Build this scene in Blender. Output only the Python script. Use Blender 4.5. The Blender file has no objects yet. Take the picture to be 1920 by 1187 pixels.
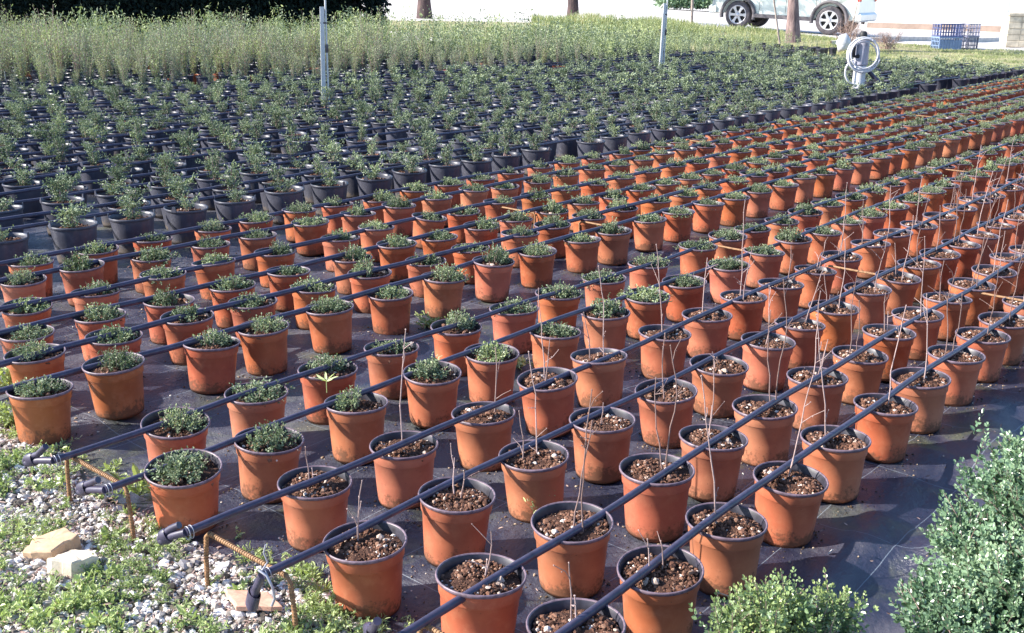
import bpy, math, random
import numpy as np
from mathutils import Vector, Matrix
sc = bpy.context.scene
R = math.radians
# ------------------------------------------------------------------ camera, sky, sun, exposure
FPX, PITCH, ROLL, CH, AZ = 2000.3, 0.2998989, 0.0124826, 1.4406282, 0.8746942
IW, IH = 1920.0, 1187.0
fw = Vector((0, math.cos(PITCH), -math.sin(PITCH)))
rt0 = Vector((1, 0, 0)); up0 = rt0.cross(fw)
rt = math.cos(ROLL)*rt0 + math.sin(ROLL)*up0
up = -math.sin(ROLL)*rt0 + math.cos(ROLL)*up0
cd = bpy.data.cameras.new('camera'); cam = bpy.data.objects.new('camera', cd)
sc.collection.objects.link(cam)
cd.sensor_fit = 'HORIZONTAL'; cd.sensor_width = 36.0; cd.lens = FPX/IW*36.0
cd.clip_start = 0.05; cd.clip_end = 2000
m = Matrix((rt, up, -fw)).transposed().to_4x4(); m.translation = Vector((0, 0, CH))
cam.matrix_world = m
sc.camera = cam

SUN_EL = R(31)
w = bpy.data.worlds.new('World'); sc.world = w; w.use_nodes = True
nt = w.node_tree
bg = nt.nodes['Background']; sky = nt.nodes.new('ShaderNodeTexSky')
sky.sky_type = 'NISHITA'; sky.sun_disc = False; sky.sun_elevation = SUN_EL
sky.sun_rotation = R(-95)      # the sun stands to the left of the picture (-X)
sky.air_density = 1.0; sky.dust_density = 0.6; sky.ozone_density = 4.5
nt.links.new(sky.outputs[0], bg.inputs[0]); bg.inputs[1].default_value = 0.125
sd = bpy.data.lights.new('sun', 'SUN'); sd.energy = 5.0; sd.angle = R(0.5); sd.color = (1.0, 0.94, 0.84)
so = bpy.data.objects.new('sun', sd); sc.collection.objects.link(so)
so.rotation_euler = Vector((-math.cos(SUN_EL)*math.cos(R(5)), -math.cos(SUN_EL)*math.sin(R(5)), math.sin(SUN_EL))).to_track_quat('Z', 'Y').to_euler()
so.location = (-20, 0, 15)
sc.view_settings.view_transform = 'Standard'; sc.view_settings.look = 'None'
sc.view_settings.exposure = 1.30; sc.view_settings.gamma = 1.0

# ------------------------------------------------------------------ coordinates
CA, SA = math.cos(AZ), math.sin(AZ)
def UV(u, v, z=0.0):           # u runs along the hoses, v across them
    return Vector((u*CA - v*SA, u*SA + v*CA, z))
def xy_uv(x, y): return x*CA + y*SA, -x*SA + y*CA
def G(px, py, z=0.0):          # point of the plane z seen at a place of the 1920x1187 photograph
    d = fw*FPX + rt*(px-IW/2) + up*(IH/2-py)
    t = (z-CH)/d.z
    return Vector((d.x*t, d.y*t, z))
def PX(p):
    q = Vector(p) - Vector((0, 0, CH)); zc = q.dot(fw)
    if zc < 0.05: return (-9e3, -9e3, zc)
    return IW/2 + FPX*q.dot(rt)/zc, IH/2 - FPX*q.dot(up)/zc, zc
def terr(x, y):
    t = min(1.0, max(0.0, (y-25.5)/5.5)); t = t*t*(3-2*t)
    return t*min(0.45, max(0.0, 0.27-0.042*(x-8.0)))

# ------------------------------------------------------------------ mesh helpers
rng = np.random.default_rng(11); random.seed(11)
class MB:
    def __init__(s): s.V=[]; s.n=0; s.L=[]; s.C=[]; s.M=[]; s.T=[]; s.S=[]
    def add(s, V, F, mat=0, tint=0.5, smooth=False):
        """V (n,3); F (k,m) array or list of index lists"""
        V = np.asarray(V, float).reshape(-1, 3)
        if isinstance(F, np.ndarray):
            k, mm = F.shape
            s.L.append((F+s.n).ravel()); s.C.append(np.full(k, mm))
        else:
            k = len(F)
            s.L.append(np.array([i+s.n for f in F for i in f])); s.C.append(np.array([len(f) for f in F]))
        s.V.append(V); s.n += len(V)
        s.M.append(np.broadcast_to(np.asarray(mat), (k,)).copy())
        s.T.append(np.broadcast_to(np.asarray(tint, float), (k,)).copy())
        s.S.append(np.full(k, smooth)); return s
    def merge(s, o, M=None):
        """o: packed tuple, M 4x4"""
        V, L, C, Mt, T, S = o
        if M is not None: V = V@M[:3, :3].T + M[:3, 3]
        s.V.append(V); s.L.append(L+s.n); s.C.append(C); s.M.append(Mt); s.T.append(T); s.S.append(S); s.n += len(V)
    def pack(s): return (np.concatenate(s.V), np.concatenate(s.L), np.concatenate(s.C), np.concatenate(s.M), np.concatenate(s.T), np.concatenate(s.S))
    def mesh(s, name, mats):
        V, L, C, Mt, T, S = s.pack()
        me = bpy.data.meshes.new(name)
        me.vertices.add(len(V)); me.vertices.foreach_set('co', V.ravel())
        me.loops.add(len(L)); me.loops.foreach_set('vertex_index', L.astype(np.int32))
        me.polygons.add(len(C)); st = np.concatenate([[0], np.cumsum(C)[:-1]]).astype(np.int32)
        me.polygons.foreach_set('loop_start', st)
        me.polygons.foreach_set('material_index', Mt.astype(np.int32))
        me.polygons.foreach_set('use_smooth', S.astype(bool))
        a = me.attributes.new('tint', 'FLOAT', 'FACE'); a.data.foreach_set('value', T.astype(np.float32))
        for mm in (mats if isinstance(mats, (list, tuple)) else [mats]): me.materials.append(mm)
        me.update(calc_edges=True); me.validate(); return me
def link(name, me, parent=None):
    o = bpy.data.objects.new(name, me); sc.collection.objects.link(o)
    if parent is not None: o.parent = parent
    return o
def tag(o, label=None, cat=None, group=None, kind=None):
    if label: o['label'] = label
    if cat: o['category'] = cat
    if group: o['group'] = group
    if kind: o['kind'] = kind
    return o
def thing(name, label, cat, loc=(0, 0, 0), rz=0, group=None):
    o = link(name, None); o.location = loc; o.rotation_euler = (0, 0, rz); o.empty_display_size = 0.05
    return tag(o, label, cat, group)
def struct(name, me): return tag(link(name, me), kind='structure')
def mat4(loc, rz=0, s=1, tilt=(0, 0)):
    M = Matrix.Translation(Vector(loc)) @ Matrix.Rotation(rz, 4, 'Z') @ Matrix.Rotation(tilt[0], 4, 'X') @ Matrix.Rotation(tilt[1], 4, 'Y')
    sv = s if isinstance(s, (tuple, list)) else (s, s, s)
    return np.array(M @ Matrix.Diagonal((sv[0], sv[1], sv[2], 1)))
def lathe(mb, prof, seg=24, mat=0, tint=.5, squash=(1, 1), cap0=False, cap1=False, smooth=True, wob=0.0):
    a = np.arange(seg)/seg*2*np.pi; P = []
    w_ = 1+wob*np.sin(2*a+1.0)
    for r, z in prof: P.append(np.stack([r*np.cos(a)*squash[0]*w_, r*np.sin(a)*squash[1]*w_, np.full(seg, z)], 1))
    V = np.concatenate(P); F = []
    i = np.arange(seg); j = (i+1) % seg
    for k in range(len(prof)-1):
        F.append(np.stack([k*seg+i, k*seg+j, (k+1)*seg+j, (k+1)*seg+i], 1))
    mb.add(V, np.concatenate(F), mat, tint, smooth)
    if cap0: mb.add(P[0][::-1], [list(range(seg))], mat, tint)
    if cap1: mb.add(P[-1], [list(range(seg))], mat, tint)
def tube(mb, pts, r, seg=8, mat=0, tint=.5, caps=True, smooth=True):
    pts = [Vector(p) for p in pts]; n = len(pts)
    rs = r if isinstance(r, (list, tuple, np.ndarray)) else [r]*n
    V = []; prev = None
    for i, p in enumerate(pts):
        t = (pts[min(i+1, n-1)]-pts[max(i-1, 0)]).normalized()
        if prev is None:
            a = Vector((0, 0, 1)) if abs(t.z) < .9 else Vector((1, 0, 0))
            prev = t.cross(a).normalized()
        prev = (prev - t*prev.dot(t)).normalized(); b = t.cross(prev)
        for k in range(seg):
            c = 2*math.pi*k/seg; V.append(p+(prev*math.cos(c)+b*math.sin(c))*rs[i])
    F = np.array([[i*seg+k, i*seg+(k+1) % seg, (i+1)*seg+(k+1) % seg, (i+1)*seg+k] for i in range(n-1) for k in range(seg)])
    mb.add(np.array(V), F, mat, tint, smooth)
    if caps: mb.add(np.array(V[:seg])[::-1], [list(range(seg))], mat, tint); mb.add(np.array(V[-seg:]), [list(range(seg))], mat, tint)
def box(mb, c, s, mat=0, tint=.5, rot=0, bev=0.0):
    sx, sy, sz = s[0]/2, s[1]/2, s[2]/2
    if bev <= 0:
        V = np.array([(x*sx, y*sy, z*sz) for z in (-1, 1) for y in (-1, 1) for x in (-1, 1)], float)
        F = [[0, 2, 3, 1], [4, 5, 7, 6], [0, 1, 5, 4], [2, 6, 7, 3], [0, 4, 6, 2], [1, 3, 7, 5]]
    else:
        b = bev; V = []; F = []
        for z in (-1, 1):
            for k, ins in ((0, b), (1, 0)):
                zz = z*sz if k == 0 else z*(sz-b)
                V += [(x*(sx-ins-(0)), y*(sy-ins), zz) for x, y in ((-1, -1), (1, -1), (1, 1), (-1, 1))]
        F = [[3, 2, 1, 0], [8, 9, 10, 11]]
        o = [0, 4, 12, 8]
        for a_, b_ in ((0, 4), (4, 12), (12, 8)):
            for k in range(4): F.append([a_+k, a_+(k+1) % 4, b_+(k+1) % 4, b_+k])
        V = np.array(V, float)
    cr, sr = math.cos(rot), math.sin(rot)
    V = V@np.array([[cr, sr, 0], [-sr, cr, 0], [0, 0, 1]])+np.array(c)
    mb.add(V, F, mat, tint)
def norm(a): return a/np.maximum(np.linalg.norm(a, axis=-1, keepdims=True), 1e-9)
def leaves(mb, P, D, L, Wd, mat=0, tint=None, oval=True, g=None, fold=0.25, N=None):
    """one folded leaf per row of P, pointing along D"""
    g = g or rng; P = np.asarray(P, float); n = len(P); D = norm(np.asarray(D, float))
    if N is None: N = np.array([0, 0, 1.])+g.normal(0, .55, (n, 3))
    S = norm(np.cross(D, N)); U = np.cross(S, D)
    L = np.broadcast_to(np.asarray(L, float), (n,))[:, None]; Wd = np.broadcast_to(np.asarray(Wd, float), (n,))[:, None]
    if tint is None: tint = g.random(n)
    i = np.arange(n)[:, None]
    if oval:
        q = [P, P+D*L*.3+S*Wd*.5+U*Wd*fold, P+D*L*.72+S*Wd*.42+U*Wd*fold, P+D*L, P+D*L*.72-S*Wd*.42+U*Wd*fold, P+D*L*.3-S*Wd*.5+U*Wd*fold]
        V = np.stack(q, 1).reshape(-1, 3)
        F = np.concatenate([i*6+np.array([[0, 1, 2, 3]]), i*6+np.array([[0, 3, 4, 5]])])
    else:
        q = [P, P+D*L*.5+S*Wd*.5+U*Wd*fold, P+D*L, P+D*L*.5-S*Wd*.5+U*Wd*fold]
        V = np.stack(q, 1).reshape(-1, 3)
        F = np.concatenate([i*4+np.array([[0, 1, 2]]), i*4+np.array([[0, 2, 3]])])
    mb.add(V, F, mat, np.concatenate([tint, tint]))
ICO_V = None
def ico():
    global ICO_V, ICO_F
    p = (1+5**.5)/2
    v = np.array([(-1, p, 0), (1, p, 0), (-1, -p, 0), (1, -p, 0), (0, -1, p), (0, 1, p), (0, -1, -p), (0, 1, -p), (p, 0, -1), (p, 0, 1), (-p, 0, -1), (-p, 0, 1)], float)
    ICO_V = v/np.linalg.norm(v[0])
    ICO_F = np.array([(0, 11, 5), (0, 5, 1), (0, 1, 7), (0, 7, 10), (0, 10, 11), (1, 5, 9), (5, 11, 4), (11, 10, 2), (10, 7, 6), (7, 1, 8), (3, 9, 4), (3, 4, 2), (3, 2, 6), (3, 6, 8), (3, 8, 9), (4, 9, 5), (2, 4, 11), (6, 2, 10), (8, 6, 7), (9, 8, 1)])
ico()
def rocks(mb, P, S, mat=0, tint=None, g=None, flat=.65, smooth=False):
    g = g or rng; n = len(P); P = np.asarray(P, float)
    if tint is None: tint = g.random(n)
    J = 1+g.normal(0, .16, (n, 12, 3)); V = ICO_V[None]*J
    sc3 = np.stack([g.uniform(.7, 1.3, n), g.uniform(.7, 1.3, n), g.uniform(flat*.7, flat*1.3, n)], 1)*np.broadcast_to(np.asarray(S, float), (n,))[:, None]
    V = V*sc3[:, None, :]
    a = g.uniform(0, 6.28, n); c, s = np.cos(a), np.sin(a)
    X = V[..., 0]*c[:, None]-V[..., 1]*s[:, None]; Y = V[..., 0]*s[:, None]+V[..., 1]*c[:, None]
    b = g.normal(0, .4, n); c, s = np.cos(b)[:, None], np.sin(b)[:, None]
    Z = V[..., 2]; X, Z = X*c-Z*s, X*s+Z*c
    V = np.stack([X, Y, Z], -1)+P[:, None, :]
    F = (np.arange(n)[:, None, None]*12+ICO_F[None]).reshape(-1, 3)
    mb.add(V.reshape(-1, 3), F, mat, np.repeat(tint, 20), smooth)

# ------------------------------------------------------------------ materials
def newmat(name):
    mt = bpy.data.materials.new(name); mt.use_nodes = True
    n = mt.node_tree; return mt, n, n.nodes['Principled BSDF'], n.nodes, n.links
def setp(b, **k):
    for a, v in k.items(): b.inputs[a.replace('_', ' ')].default_value = v
def ramp(ns, stops, interp='LINEAR'):
    r = ns.new('ShaderNodeValToRGB'); r.color_ramp.interpolation = interp
    e = r.color_ramp.elements
    while len(e) > 1: e.remove(e[-1])
    e[0].position = stops[0][0]; e[0].color = (*stops[0][1], 1)
    for p, c in stops[1:]:
        q = e.new(p); q.color = (*c, 1)
    return r
def noise(ns, ls, scale, detail=3, rough=.5, coord='Object', dist=0.0, vec=None):
    n = ns.new('ShaderNodeTexNoise'); n.inputs['Scale'].default_value = scale; n.inputs['Detail'].default_value = detail
    n.inputs['Roughness'].default_value = rough; n.inputs['Distortion'].default_value = dist
    if vec is None:
        if coord == 'Pos': t = ns.new('ShaderNodeNewGeometry'); vec = t.outputs['Position']
        else: t = ns.new('ShaderNodeTexCoord'); vec = t.outputs[coord]
    ls.new(vec, n.inputs['Vector']); return n
def mix(ns, ls, fac, a, b, mode='MIX'):
    x = ns.new('ShaderNodeMix'); x.data_type = 'RGBA'; x.blend_type = mode
    for s, v in ((x.inputs['Factor'], fac), (x.inputs['A'], a), (x.inputs['B'], b)):
        if isinstance(v, (int, float)): s.default_value = v
        elif isinstance(v, tuple): s.default_value = (*v, 1)
        else: ls.new(v, s)
    return x.outputs['Result']
def bump(ns, ls, b, h, strength=.3, dist=.002):
    x = ns.new('ShaderNodeBump'); x.inputs['Strength'].default_value = strength; x.inputs['Distance'].default_value = dist
    ls.new(h, x.inputs['Height']); ls.new(x.outputs[0], b.inputs['Normal'])
def math_(ns, ls, op, a, b=0.0, clamp=False):
    x = ns.new('ShaderNodeMath'); x.operation = op; x.use_clamp = clamp
    for i, v in enumerate((a, b)):
        if isinstance(v, (int, float)): x.inputs[i].default_value = v
        else: ls.new(v, x.inputs[i])
    return x.outputs[0]
def simple(name, col, rough=.6, metal=0.0, nz=None, amt=.25, bmp=0.0, spec=.5):
    mt, n, b, ns, ls = newmat(name); setp(b, Roughness=rough, Metallic=metal, Specular_IOR_Level=spec)
    if nz:
        t = noise(ns, ls, nz, 4, .6); c2 = tuple(min(1, c*(1-amt)) for c in col); c3 = tuple(min(1, c*(1+amt)) for c in col)
        r = ramp(ns, [(.3, c2), (.7, c3)]); ls.new(t.outputs[0], r.inputs[0]); ls.new(r.outputs[0], b.inputs['Base Color'])
        if bmp: bump(ns, ls, b, t.outputs[0], .5, bmp)
    else: b.inputs['Base Color'].default_value = (*col, 1)
    return mt
def leafmat(name, stops, trans=.25, rough=.5, varscale=3.0, var=.35, spec=.4):
    """leaf colours picked per leaf (tint) and drifting from plant to plant"""
    mt, n, b, ns, ls = newmat(name)
    a = ns.new('ShaderNodeAttribute'); a.attribute_name = 'tint'
    nz = noise(ns, ls, varscale, 1, .5, 'Pos')
    x = math_(ns, ls, 'ADD', math_(ns, ls, 'MULTIPLY', a.outputs['Fac'], 1-var), math_(ns, ls, 'MULTIPLY', math_(ns, ls, 'SUBTRACT', math_(ns, ls, 'MULTIPLY', nz.outputs[0], 2.2), .6), var), True)
    r = ramp(ns, stops); ls.new(x, r.inputs[0]); ls.new(r.outputs[0], b.inputs['Base Color'])
    setp(b, Roughness=rough, Specular_IOR_Level=spec)
    tr = ns.new('ShaderNodeBsdfTranslucent'); ls.new(mix(ns, ls, 1.0, r.outputs[0], (.9, 1.0, .45), 'MULTIPLY'), tr.inputs[0])
    ms = ns.new('ShaderNodeMixShader'); ms.inputs[0].default_value = trans
    out = ns['Material Output']; ls.new(b.outputs[0], ms.inputs[1]); ls.new(tr.outputs[0], ms.inputs[2]); ls.new(ms.outputs[0], out.inputs[0])
    return mt
def tintmat(name, stops, rough=.8, spec=.3, interp='LINEAR'):
    mt, n, b, ns, ls = newmat(name)
    a = ns.new('ShaderNodeAttribute'); a.attribute_name = 'tint'
    r = ramp(ns, stops, interp); ls.new(a.outputs['Fac'], r.inputs[0])
    nz = noise(ns, ls, 180, 3, .6); ls.new(mix(ns, ls, .45, r.outputs[0], mix(ns, ls, nz.outputs[0], (.0, .0, .0), (1., 1., 1.)), 'OVERLAY'), b.inputs['Base Color'])
    setp(b, Roughness=rough, Specular_IOR_Level=spec); return mt
def potmat(name, c1, c2, dirt, rough, pale):
    mt, n, b, ns, ls = newmat(name)
    tc = ns.new('ShaderNodeTexCoord'); oi = ns.new('ShaderNodeObjectInfo')
    ad = ns.new('ShaderNodeVectorMath'); ad.operation = 'ADD'; ls.new(tc.outputs['Object'], ad.inputs[0])
    cx = ns.new('ShaderNodeCombineXYZ'); m10 = math_(ns, ls, 'MULTIPLY', oi.outputs['Random'], 37.0)
    ls.new(m10, cx.inputs[0]); ls.new(m10, cx.inputs[1]); ls.new(cx.outputs[0], ad.inputs[1]); vec = ad.outputs[0]
    n1 = noise(ns, ls, 9, 4, .6, vec=vec); r1 = ramp(ns, [(.3, c1), (.72, c2)]); ls.new(n1.outputs[0], r1.inputs[0])
    # every pot has aged a little differently
    hs = ns.new('ShaderNodeHueSaturation'); ls.new(r1.outputs[0], hs.inputs['Color'])
    ls.new(math_(ns, ls, 'ADD', math_(ns, ls, 'MULTIPLY', oi.outputs['Random'], .30), .84), hs.inputs['Value']); ls.new(math_(ns, ls, 'ADD', math_(ns, ls, 'MULTIPLY', math_(ns, ls, 'FRACT', math_(ns, ls, 'MULTIPLY', oi.outputs['Random'], 13.7)), .12), .87), hs.inputs['Saturation'])
    ls.new(math_(ns, ls, 'ADD', math_(ns, ls, 'MULTIPLY', math_(ns, ls, 'FRACT', math_(ns, ls, 'MULTIPLY', oi.outputs['Random'], 7.3)), .014), .494), hs.inputs['Hue'])
    sep = ns.new('ShaderNodeSeparateXYZ'); ls.new(tc.outputs['Object'], sep.inputs[0])
    n2 = noise(ns, ls, 85, 4, .65, vec=vec); n3 = noise(ns, ls, 14, 2, .5, vec=vec)
    # mud splashes, thick at the foot, a few specks above
    zz = math_(ns, ls, 'MULTIPLY', sep.outputs[2], 7.5)
    th = math_(ns, ls, 'ADD', math_(ns, ls, 'ADD', zz, .16), math_(ns, ls, 'MULTIPLY', math_(ns, ls, 'SUBTRACT', .5, n3.outputs[0]), .9))
    d = math_(ns, ls, 'MULTIPLY', math_(ns, ls, 'SUBTRACT', n2.outputs[0], th), 4.5, True)
    n4 = noise(ns, ls, 30, 5, .7, vec=vec); dust = math_(ns, ls, 'MULTIPLY', math_(ns, ls, 'SUBTRACT', n4.outputs[0], .50), 1.6, True)
    c = mix(ns, ls, dust, hs.outputs[0], pale); c = mix(ns, ls, math_(ns, ls, 'MULTIPLY', d, .75), c, dirt)
    n5 = noise(ns, ls, 160, 2, .5, vec=vec); sp = math_(ns, ls, 'MULTIPLY', math_(ns, ls, 'SUBTRACT', n5.outputs[0], .70), 14.0, True)
    c = mix(ns, ls, math_(ns, ls, 'MULTIPLY', sp, .6), c, dirt)
    ls.new(c, b.inputs['Base Color']); setp(b, Specular_IOR_Level=.35)
    ls.new(math_(ns, ls, 'ADD', rough, math_(ns, ls, 'MULTIPLY', d, .3)), b.inputs['Roughness'])
    bump(ns, ls, b, math_(ns, ls, 'ADD', math_(ns, ls, 'MULTIPLY', d, .5), math_(ns, ls, 'MULTIPLY', n1.outputs[0], .5)), .35, .002)
    return mt
M = {}
M['terra'] = potmat('terracotta_plastic', (.37, .090, .036), (.49, .142, .058), (.10, .052, .030), .42, (.56, .25, .14))
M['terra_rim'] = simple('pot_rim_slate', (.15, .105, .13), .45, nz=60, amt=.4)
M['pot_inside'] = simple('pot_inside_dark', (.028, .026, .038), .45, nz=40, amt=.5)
M['black'] = potmat('black_plastic', (.042, .044, .064), (.072, .074, .100), (.12, .095, .075), .38, (.15, .15, .18))
M['soil'] = tintmat('potting_soil', [(0, (.022, .012, .008)), (.35, (.095, .042, .026)), (.62, (.20, .098, .062)), (.84, (.28, .17, .115)), (.95, (.50, .38, .31)), (1, (.76, .68, .62))], .85)
M['bark'] = tintmat('twig_bark', [(0, (.20, .13, .115)), (1, (.44, .32, .30))], .6)
M['shrubleaf'] = leafmat('low_shrub_leaf', [(0, (.040, .060, .030)), (.34, (.13, .17, .092)), (.60, (.27, .32, .205)), (.82, (.36, .42, .17)), (1, (.54, .55, .46))], .16, .55, 3.3, .42, .35)
M['blackleaf'] = leafmat('upright_shrub_leaf', [(0, (.038, .060, .035)), (.32, (.135, .175, .105)), (.60, (.28, .33, .225)), (.84, (.39, .45, .19)), (1, (.60, .62, .52))], .18, .55, 2.6, .42, .35)
M['wispleaf'] = leafmat('wispy_shrub_leaf', [(0, (.10, .14, .08)), (.3, (.22, .27, .19)), (.52, (.31, .36, .24)), (.78, (.40, .46, .20)), (1, (.52, .56, .34))], .2, .6, 1.9, .55, .35)
M['boxleaf'] = leafmat('boxwood_leaf', [(0, (.03, .065, .035)), (.3, (.105, .185, .10)), (.62, (.225, .33, .195)), (.85, (.36, .46, .30)), (1, (.50, .56, .33))], .16, .3, 9, .45, .8)
M['boxleaf2'] = leafmat('yellow_boxwood_leaf', [(0, (.035, .07, .03)), (.3, (.12, .19, .09)), (.65, (.25, .33, .13)), (1, (.46, .50, .20))], .2, .3, 9, .45, .7)
M['weed'] = leafmat('weed_leaf', [(0, (.13, .17, .07)), (.35, (.32, .40, .18)), (.7, (.55, .62, .30)), (1, (.72, .74, .52))], .3, .45, 4, .4)
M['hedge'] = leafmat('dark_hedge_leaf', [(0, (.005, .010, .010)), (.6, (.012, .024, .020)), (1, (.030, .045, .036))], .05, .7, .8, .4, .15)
M['grass'] = leafmat('verge_grass_blade', [(0, (.17, .20, .10)), (.35, (.34, .38, .20)), (.7, (.54, .54, .32)), (1, (.72, .63, .52))], .3, .7, .6, .55, .2)
M['dry'] = tintmat('dry_twig', [(0, (.24, .15, .13)), (1, (.52, .38, .32))], .8)
M['hose'] = simple('black_hose_plastic', (.050, .044, .078), .38, nz=30, amt=.35)
M['sleeve'] = simple('hose_sleeve', (.045, .050, .065), .45, nz=50, amt=.3)
M['wire'] = simple('grey_wire', (.36, .36, .42), .35, .3)
M['rust'] = simple('rusty_steel', (.27, .150, .075), .75, .1, nz=90, amt=.45, bmp=.001)
M['steel'] = simple('galvanised_steel', (.50, .52, .55), .45, .35, nz=20, amt=.12)
M['pebble'] = tintmat('gravel_stone', [(0, (.05, .042, .035)), (.25, (.22, .19, .165)), (.5, (.46, .42, .39)), (.8, (.70, .66, .63)), (1, (.88, .86, .84))], .8)
M['crumb'] = tintmat('soil_crumb', [(0, (.03, .022, .015)), (.6, (.16, .10, .06)), (.9, (.38, .30, .22)), (1, (.7, .66, .6))], .9)
M['concrete'] = simple('pale_concrete', (.66, .57, .44), .85, nz=45, amt=.18, bmp=.003)
M['tile'] = simple('terracotta_tile', (.60, .34, .24), .8, nz=50, amt=.22, bmp=.001)
M['tan'] = simple('tan_brick', (.55, .38, .24), .85, nz=40, amt=.2, bmp=.002)
M['whitewall'] = simple('white_render', (.82, .80, .77), .8, nz=1.2, amt=.05)
M['foot_band'] = simple('wall_foot_band', (.24, .18, .15), .85, nz=3, amt=.2)  # dark brown of the band along the wall's foot
M['stone'] = simple('sand_stone', (.58, .50, .38), .85, nz=5, amt=.3, bmp=.01)
M['white'] = simple('white_plastic', (.56, .56, .60), .4, nz=8, amt=.08)
M['grey'] = simple('grey_plastic', (.33, .33, .40), .45, nz=10, amt=.15)
M['paint'] = simple('silver_paint', (.66, .70, .69), .28, .35, nz=2, amt=.05)
M['trim'] = simple('grey_cladding', (.10, .09, .10), .6, nz=10, amt=.2)
M['tyre'] = simple('tyre_rubber', (.085, .075, .085), .8, nz=20, amt=.3)
M['alloy'] = simple('alloy_wheel', (.62, .60, .62), .35, .5)
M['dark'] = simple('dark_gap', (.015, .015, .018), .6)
M['glass'] = simple('tinted_glass', (.04, .05, .055), .08, 0, spec=.8)
M['lamp_red'] = simple('red_lamp_lens', (.5, .03, .02), .2)
M['lamp_clear'] = simple('clear_lamp_lens', (.75, .75, .72), .12)
M['crate_blue'] = simple('blue_crate_plastic', (.09, .115, .26), .5, nz=12, amt=.2)
M['crate_pale'] = simple('pale_blue_crate_plastic', (.24, .33, .52), .5, nz=12, amt=.12)
M['crate_grey'] = simple('grey_blue_crate_plastic', (.16, .165, .25), .5, nz=12, amt=.2)

def treebark(name, a, b_, sc_=9):
    mt, n, b, ns, ls = newmat(name)
    tc = ns.new('ShaderNodeTexCoord'); mp = ns.new('ShaderNodeMapping'); mp.inputs['Scale'].default_value = (1, 1, .25); ls.new(tc.outputs['Object'], mp.inputs[0])
    nz = noise(ns, ls, sc_, 6, .7, vec=mp.outputs[0]); r = ramp(ns, [(.35, a), (.65, b_)]); ls.new(nz.outputs[0], r.inputs[0])
    ls.new(r.outputs[0], b.inputs['Base Color']); setp(b, Roughness=.9); bump(ns, ls, b, nz.outputs[0], .8, .03); return mt
M['trunk_dark'] = treebark('dark_trunk_bark', (.035, .026, .032), (.12, .075, .07))
M['trunk_pale'] = treebark('pale_trunk_bark', (.085, .055, .058), (.33, .235, .22))
M['stake'] = treebark('stake_wood', (.25, .20, .18), (.45, .38, .34), 14)

# mat: woven black ground fabric with dust, moss and marking threads (object axes = u, v)
def fabric():
    mt, n, b, ns, ls = newmat('woven_ground_fabric')
    tc = ns.new('ShaderNodeTexCoord'); V = tc.outputs['Object']
    big = noise(ns, ls, 1.6, 4, .6, vec=V); med = noise(ns, ls, 7, 5, .65, vec=V); fine = noise(ns, ls, 60, 3, .6, vec=V)
    base = mix(ns, ls, med.outputs[0], (.007, .008, .022), (.025, .027, .060))
    dust = math_(ns, ls, 'MULTIPLY', math_(ns, ls, 'SUBTRACT', math_(ns, ls, 'ADD', math_(ns, ls, 'MULTIPLY', big.outputs[0], .6), math_(ns, ls, 'MULTIPLY', med.outputs[0], .5)), .50), 4.5, True)
    c = mix(ns, ls, math_(ns, ls, 'MULTIPLY', dust, .42), base, (.105, .095, .105))
    moss_n = noise(ns, ls, 4.3, 5, .6, vec=V, dist=.5); moss = math_(ns, ls, 'MULTIPLY', math_(ns, ls, 'SUBTRACT', moss_n.outputs[0], .54), 7, True)
    c = mix(ns, ls, math_(ns, ls, 'MULTIPLY', moss, .55), c, (.095, .105, .040))
    sp = noise(ns, ls, 120, 2, .5, vec=V); spk = math_(ns, ls, 'MULTIPLY', math_(ns, ls, 'SUBTRACT', sp.outputs[0], .70), 12, True)
    c = mix(ns, ls, math_(ns, ls, 'MULTIPLY', spk, .35), c, (.20, .18, .16))
    sep = ns.new('ShaderNodeSeparateXYZ'); ls.new(V, sep.inputs[0])
    wob = math_(ns, ls, 'MULTIPLY', math_(ns, ls, 'SUBTRACT', big.outputs[0], .5), .02)
    line = None
    for ax, per, off in ((1, .24, 1.08), (0, .48, 2.62)):
        t = math_(ns, ls, 'ADD', math_(ns, ls, 'SUBTRACT', sep.outputs[ax], off-500*per), wob)
        t = math_(ns, ls, 'ABSOLUTE', math_(ns, ls, 'SUBTRACT', math_(ns, ls, 'MODULO', math_(ns, ls, 'ADD', t, per/2), per), per/2))
        l = math_(ns, ls, 'LESS_THAN', t, .0011)
        line = l if line is None else math_(ns, ls, 'MAXIMUM', line, l)
    c = mix(ns, ls, math_(ns, ls, 'MULTIPLY', line, .5), c, (.30, .36, .42))
    ls.new(c, b.inputs['Base Color'])
    rg = math_(ns, ls, 'ADD', .34, math_(ns, ls, 'MULTIPLY', dust, .3)); ls.new(rg, b.inputs['Roughness']); setp(b, Specular_IOR_Level=1.0)
    wv = ns.new('ShaderNodeTexWave'); wv.inputs['Scale'].default_value = 130; ls.new(V, wv.inputs['Vector'])
    h = math_(ns, ls, 'ADD', math_(ns, ls, 'MULTIPLY', wv.outputs[1], .12), math_(ns, ls, 'ADD', math_(ns, ls, 'MULTIPLY', med.outputs[0], 3.0), fine.outputs[0]))
    bump(ns, ls, b, h, .6, .008)
    return mt
M['fabric'] = fabric()
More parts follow.
